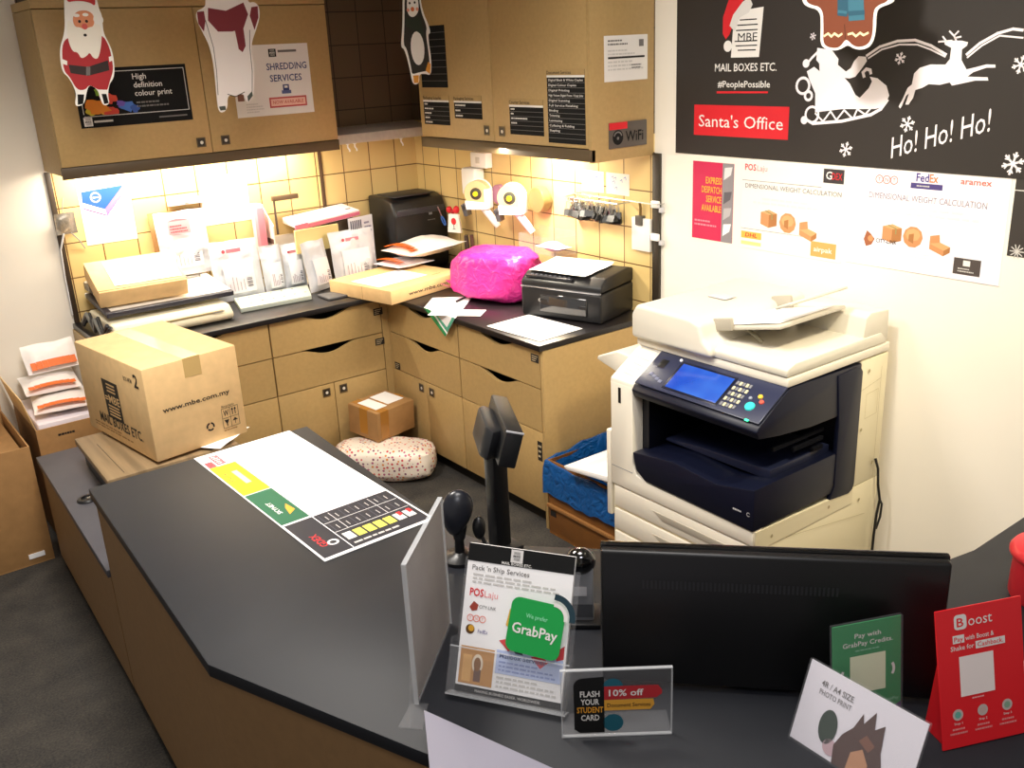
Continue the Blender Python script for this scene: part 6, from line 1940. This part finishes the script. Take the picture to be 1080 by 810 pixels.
# card reader with a dome top
t = thing('card_reader', 'small grey card reader with a glossy black dome beside the monitor', 'card reader', (-1.675, -3.255, DZ))
Q = MT((-1.672, -3.252, DZ), rz=R_(-42))
g = G().prism([(-.022, .0), (.024, .0), (.018, .135), (-.015, .135)], -.026, .026, mat('85878c', .35), 'x', .004, Q)
part('body', g, t)
part('dome', G().ball((0, 0, .14), (.032, .026, .030), mat('0a0a0c', .08, coat=1.0), 14, Q), t, 'glossy black dome')
g = G(); Fq = Q @ frame((0, -.0225, 0), (1, 0, 0), (0, .003, .135)); g.rect(Fq, -.018, .07, .012, .092, LGREY, .001); g.rect(Fq, -.024, .02, .024, .05, mat('4a4b4f', .4), .001)
part('label', g, t, 'pale label', flat=True)
part('base', G().box(-.04, .04, -.04, .045, .0005, .012, BLACK, .004, Q), t)

# monitor, seen from behind
ML = Vector((-1.792, -3.448, 0)); MR = Vector((-1.378, -3.882, 0))
mu = (MR - ML).normalized(); mn = Vector((-mu.y, mu.x, 0))   # mn looks to the staff side
t = thing('monitor', 'wide black computer monitor seen from behind on the desk', 'monitor', tuple((ML + MR) / 2 + Vector((0, 0, DZ))))
MW = (MR - ML).length
tl_ = R_(0)
mv = Vector((0, 0, math.cos(tl_))) + mn * math.sin(tl_) * -1
M = frame(Vector((ML.x, ML.y, .757)) - mv * 0 + mn * .012, mu, mv)     # local z points to the customer
MB_ = mat('0c0c0e', .42)
part('rear_shell', G().box(.0, MW, .0, .279, -.012, .010, MB_, .006, M, 3), t)
part('bezel', G().box(-.002, MW + .002, -.002, .282, -.026, -.011, mat('08080a', .2), .004, M), t, 'glossy black bezel')
part('screen', G().box(.018, MW - .018, .022, .265, -.0268, -.0255, mat('05060a', .1), 0, M), t)
g = G()
for k in range(46):
    g.rect(M, .075 + k * .0075, .205, .079 + k * .0075, .223, mat('232326', .5), .0106)
part('vent', g, t, flat=True)
ctr = (ML + MR) / 2
g = G().box(MW / 2 - .05, MW / 2 + .05, -.004, .10, -.045, -.026, MB_, .004, M)
part('stand_neck', g, t)
Q = Matrix(((mu.x, mn.x, 0, ctr.x + mn.x * .115), (mu.y, mn.y, 0, ctr.y + mn.y * .115), (0, 0, 1, DZ), (0, 0, 0, 1)))
part('stand_foot', G().lathe([(0, .001), (.10, .001), (.10, .006), (.09, .009), (0, .010)], MB_, 32, Q), t)

# green pay stand
G0 = Vector((-1.588, -3.815, DZ))
gu = Vector((.9135, -.4067, 0)).normalized(); ga = Vector((-gu.y, gu.x, 0))
lean = R_(8)
gv = Vector((0, 0, math.cos(lean))) + ga * math.sin(lean)
t = thing('pay_stand', 'green pay-by-phone stand leaning in front of the monitor', 'sign stand', tuple(G0))
M = frame(G0 + Vector((0, 0, .003)), gu, gv)
pw_, ph_ = .130, .205
g = G().box(0, pw_, 0, ph_, -.002, .0, mat('118a48', .4), 0, M)
F = M @ Matrix.Translation((0, 0, .0003))
g.poly(F, [(0, 0), (pw_, 0), (pw_, .045), (.08, .018), (0, .028)], mat('3a1c5a', .5), .0003)
g.text(F, 'Pay with', .066, .178, .0085, PW, .0006, w=.05, al='c', bold=.02)
g.text(F, 'GrabPay Credits.', .066, .163, .0085, PW, .0006, w=.095, al='c', bold=.02)
g.bars(F, .03, .10, .152, .157, 1, mat('7ab894', .6), .0005, al='c')
g.rect(F, .032, .075, .100, .145, mat('e9ecc8', .6), .0005)
for s_ in (-1, 1): g.ring(F, .066 + s_ * .032, .11, .018, .005, PW, .0004, 10, -30 if s_ > 0 else 150, 30 if s_ > 0 else 210)
g.text(F, 'GrabPay', .095, .05, .006, mat('9ad0ae', .6), .0006, w=.03)
part('card', g, t, flat=True)
part('acrylic_cover', G().box(-.002, pw_ + .002, -.002, ph_ + .002, .0012, .0032, ACRYL, 0, M).box(-.002, pw_ + .002, -.002, ph_ + .002, -.0052, -.0025, ACRYL, 0, M), t)
part('rear_foot', G().prism([(.002, .001), (.040, .001), (.040, .004), (.0275, .12), (.024, .12), (.008, .006)], .01, .125, ACRYL, 'x', 0, Matrix(((gu.x, ga.x, 0, G0.x), (gu.y, ga.y, 0, G0.y), (0, 0, 1, DZ), (0, 0, 0, 1)))), t)

# red boost stand
R0 = Vector((-1.478, -3.952, DZ)); ru = Vector((.915, -.403, 0)); ra = Vector((.403, .915, 0))
lean = R_(14)
rv = Vector((0, 0, math.cos(lean))) + ra * math.sin(lean)
t = thing('pay_stand', 'red pay-by-phone stand at the right of the monitor', 'sign stand', tuple(R0))
M = frame(R0 + Vector((0, 0, .002)), ru, rv)
pw_, ph_ = .166, .243
RB = mat('e51c26', .35)
g = G().box(0, pw_, 0, ph_, -.003, .0, RB, .0008, M)
F = M @ Matrix.Translation((0, 0, .0003))
pts = []
for cx_, cy_, a0 in ((.058 - .006, .205 + .006, -90), (.058 - .006, .231 - .006, 0), (.034 + .006, .231 - .006, 90), (.034 + .006, .205 + .006, 180)):
    for k in range(4): pts.append((cx_ + .006 * math.cos(R_(a0 + 30 * k)), cy_ + .006 * math.sin(R_(a0 + 30 * k))))
g.poly(F, pts, PW, .0004); g.text(F, 'B', .0455, .210, .015, RB, .0007, w=.013, al='c', bold=.03)
g.text(F, 'oost', .061, .209, .018, PW, .0006, w=.046)
g.rect(F, .030, .182, .052, .196, PW, .0004); g.text(F, 'Pay', .041, .185, .008, RB, .0007, w=.017, al='c', bold=.02)
g.text(F, 'with Boost &', .054, .185, .008, PW, .0006, w=.055, bold=.02)
g.text(F, 'Shake for', .025, .170, .008, PW, .0006, w=.045, bold=.02)
g.rect(F, .073, .167, .13, .180, PW, .0004); g.text(F, 'Cashback.', .1015, .170, .008, RB, .0007, w=.05, al='c', bold=.02)
g.rect(F, .040, .088, .106, .158, mat('f3e6e2', .6), .0004)
g.bars(F, .055, .09, .080, .085, 1, mat('f0b0b0', .6), .0005, al='c')
for k, c in enumerate(('6ab0a0', 'c8b0a8', '8aa890')):
    g.disc(F, .032 + k * .048, .058, .010, mat('c9b8b2', .5), .0004); g.disc(F, .032 + k * .048, .058, .006, mat(c, .5), .0006)
    g.text(F, 'Step %d' % (k + 1), .032 + k * .048, .041, .004, PW, .0005, w=.016, al='c'); g.bars(F, .014 + k * .048, .05 + k * .048, .022, .037, 2, mat('e88a8a', .6), .0005, al='c')
part('card', g, t, flat=True)
part('rear_foot', G().prism([(.004, .001), (.064, .001), (.064, .004), (.048, .17), (.044, .17), (.014, .006)], .01, .155, RB, 'x', 0, Matrix(((ru.x, ra.x, 0, R0.x), (ru.y, ra.y, 0, R0.y), (0, 0, 1, DZ), (0, 0, 0, 1)))), t)

# white photo card stand
W0 = Vector((-1.64, -3.763, DZ)); wu = Vector((-.02, -1, 0)).normalized(); wa = Vector((-wu.y, wu.x, 0))
lean = R_(20)
wv = Vector((0, 0, math.cos(lean))) + wa * math.sin(lean)
t = thing('photo_sign', 'white tilted acrylic sign for photo printing at the bottom right corner', 'sign stand', tuple(W0))
M = frame(W0 + Vector((0, 0, .002)), wu, wv)
pw_, ph_ = .218, .144
g = G().box(0, pw_, 0, ph_, -.002, 0, mat('ebe6ee', .5), 0, M)
F = M @ Matrix.Translation((0, 0, .0003))
g.text(F, '4R / A4 SIZE', .03, .112, .010, PG, .0006, w=.062, bold=.02); g.text(F, 'PHOTO PRINT', .03, .097, .009, PG, .0006, w=.062)
g.disc(F, .062, .052, .017, mat('16301f', .6), .0005, .030); g.disc(F, .075, .022, .014, mat('c8a8b0', .6), .0005)
bn = mat('4a2a20', .7)
g.poly(F, [(.085, .0), (.08, .03), (.09, .055), (.105, .075), (.115, .105), (.12, .09), (.135, .118), (.14, .09), (.155, .105), (.16, .06), (.17, .03), (.175, .0)], bn, .0006)
g.poly(F, [(.11, .0), (.112, .035), (.13, .05), (.145, .03), (.145, .0)], mat('c08a64', .7), .0008); g.poly(F, [(.12, .06), (.13, .075), (.148, .065), (.14, .05)], mat('7a4a34', .7), .0008)
part('card', g, t, flat=True)
part('acrylic_cover', G().box(-.002, pw_ + .002, -.004, ph_ + .002, .0012, .003, ACRYL, 0, M).box(-.002, pw_ + .002, -.004, ph_ + .002, -.005, -.0025, ACRYL, 0, M), t)
part('foot', G().box(-.002, pw_ + .002, 0, .03, -.0018, .0, ACRYL, 0, Matrix(((wu.x, wa.x, 0, W0.x), (wu.y, wa.y, 0, W0.y), (0, 0, 1, DZ + .002), (0, 0, 0, 1)))), t)

# red canister at the right edge
t = thing('canister', 'red plastic canister with a domed lid at the right edge of the desk', 'canister', (-.885, -3.838, DZ))
Q = Matrix.Translation((-.885, -3.838, DZ))
RC = mat('c4202a', .4)
part('body', G().lathe([(0, .001), (.066, .001), (.070, .01), (.068, .10), (0, .10)], RC, 32, Q), t)
part('lid', G().lathe([(.074, .098), (.077, .102), (.077, .112), (.07, .122), (.04, .128), (0, .130)], mat('dc3238', .35), 32, Q), t)
t = thing('receipt_roll', 'white paper roll standing behind the red pay stand', 'paper roll', (-1.28, -3.93, DZ))
part('roll', G().lathe([(.008, .001), (.033, .001), (.033, .078), (.008, .078)], PAPER, 24, Matrix.Translation((-1.268, -3.985, DZ))), t)
part('core', G().lathe([(.0079, .001), (.0079, .079), (.006, .079)], CARTD, 16, Matrix.Translation((-1.268, -3.985, DZ))), t)
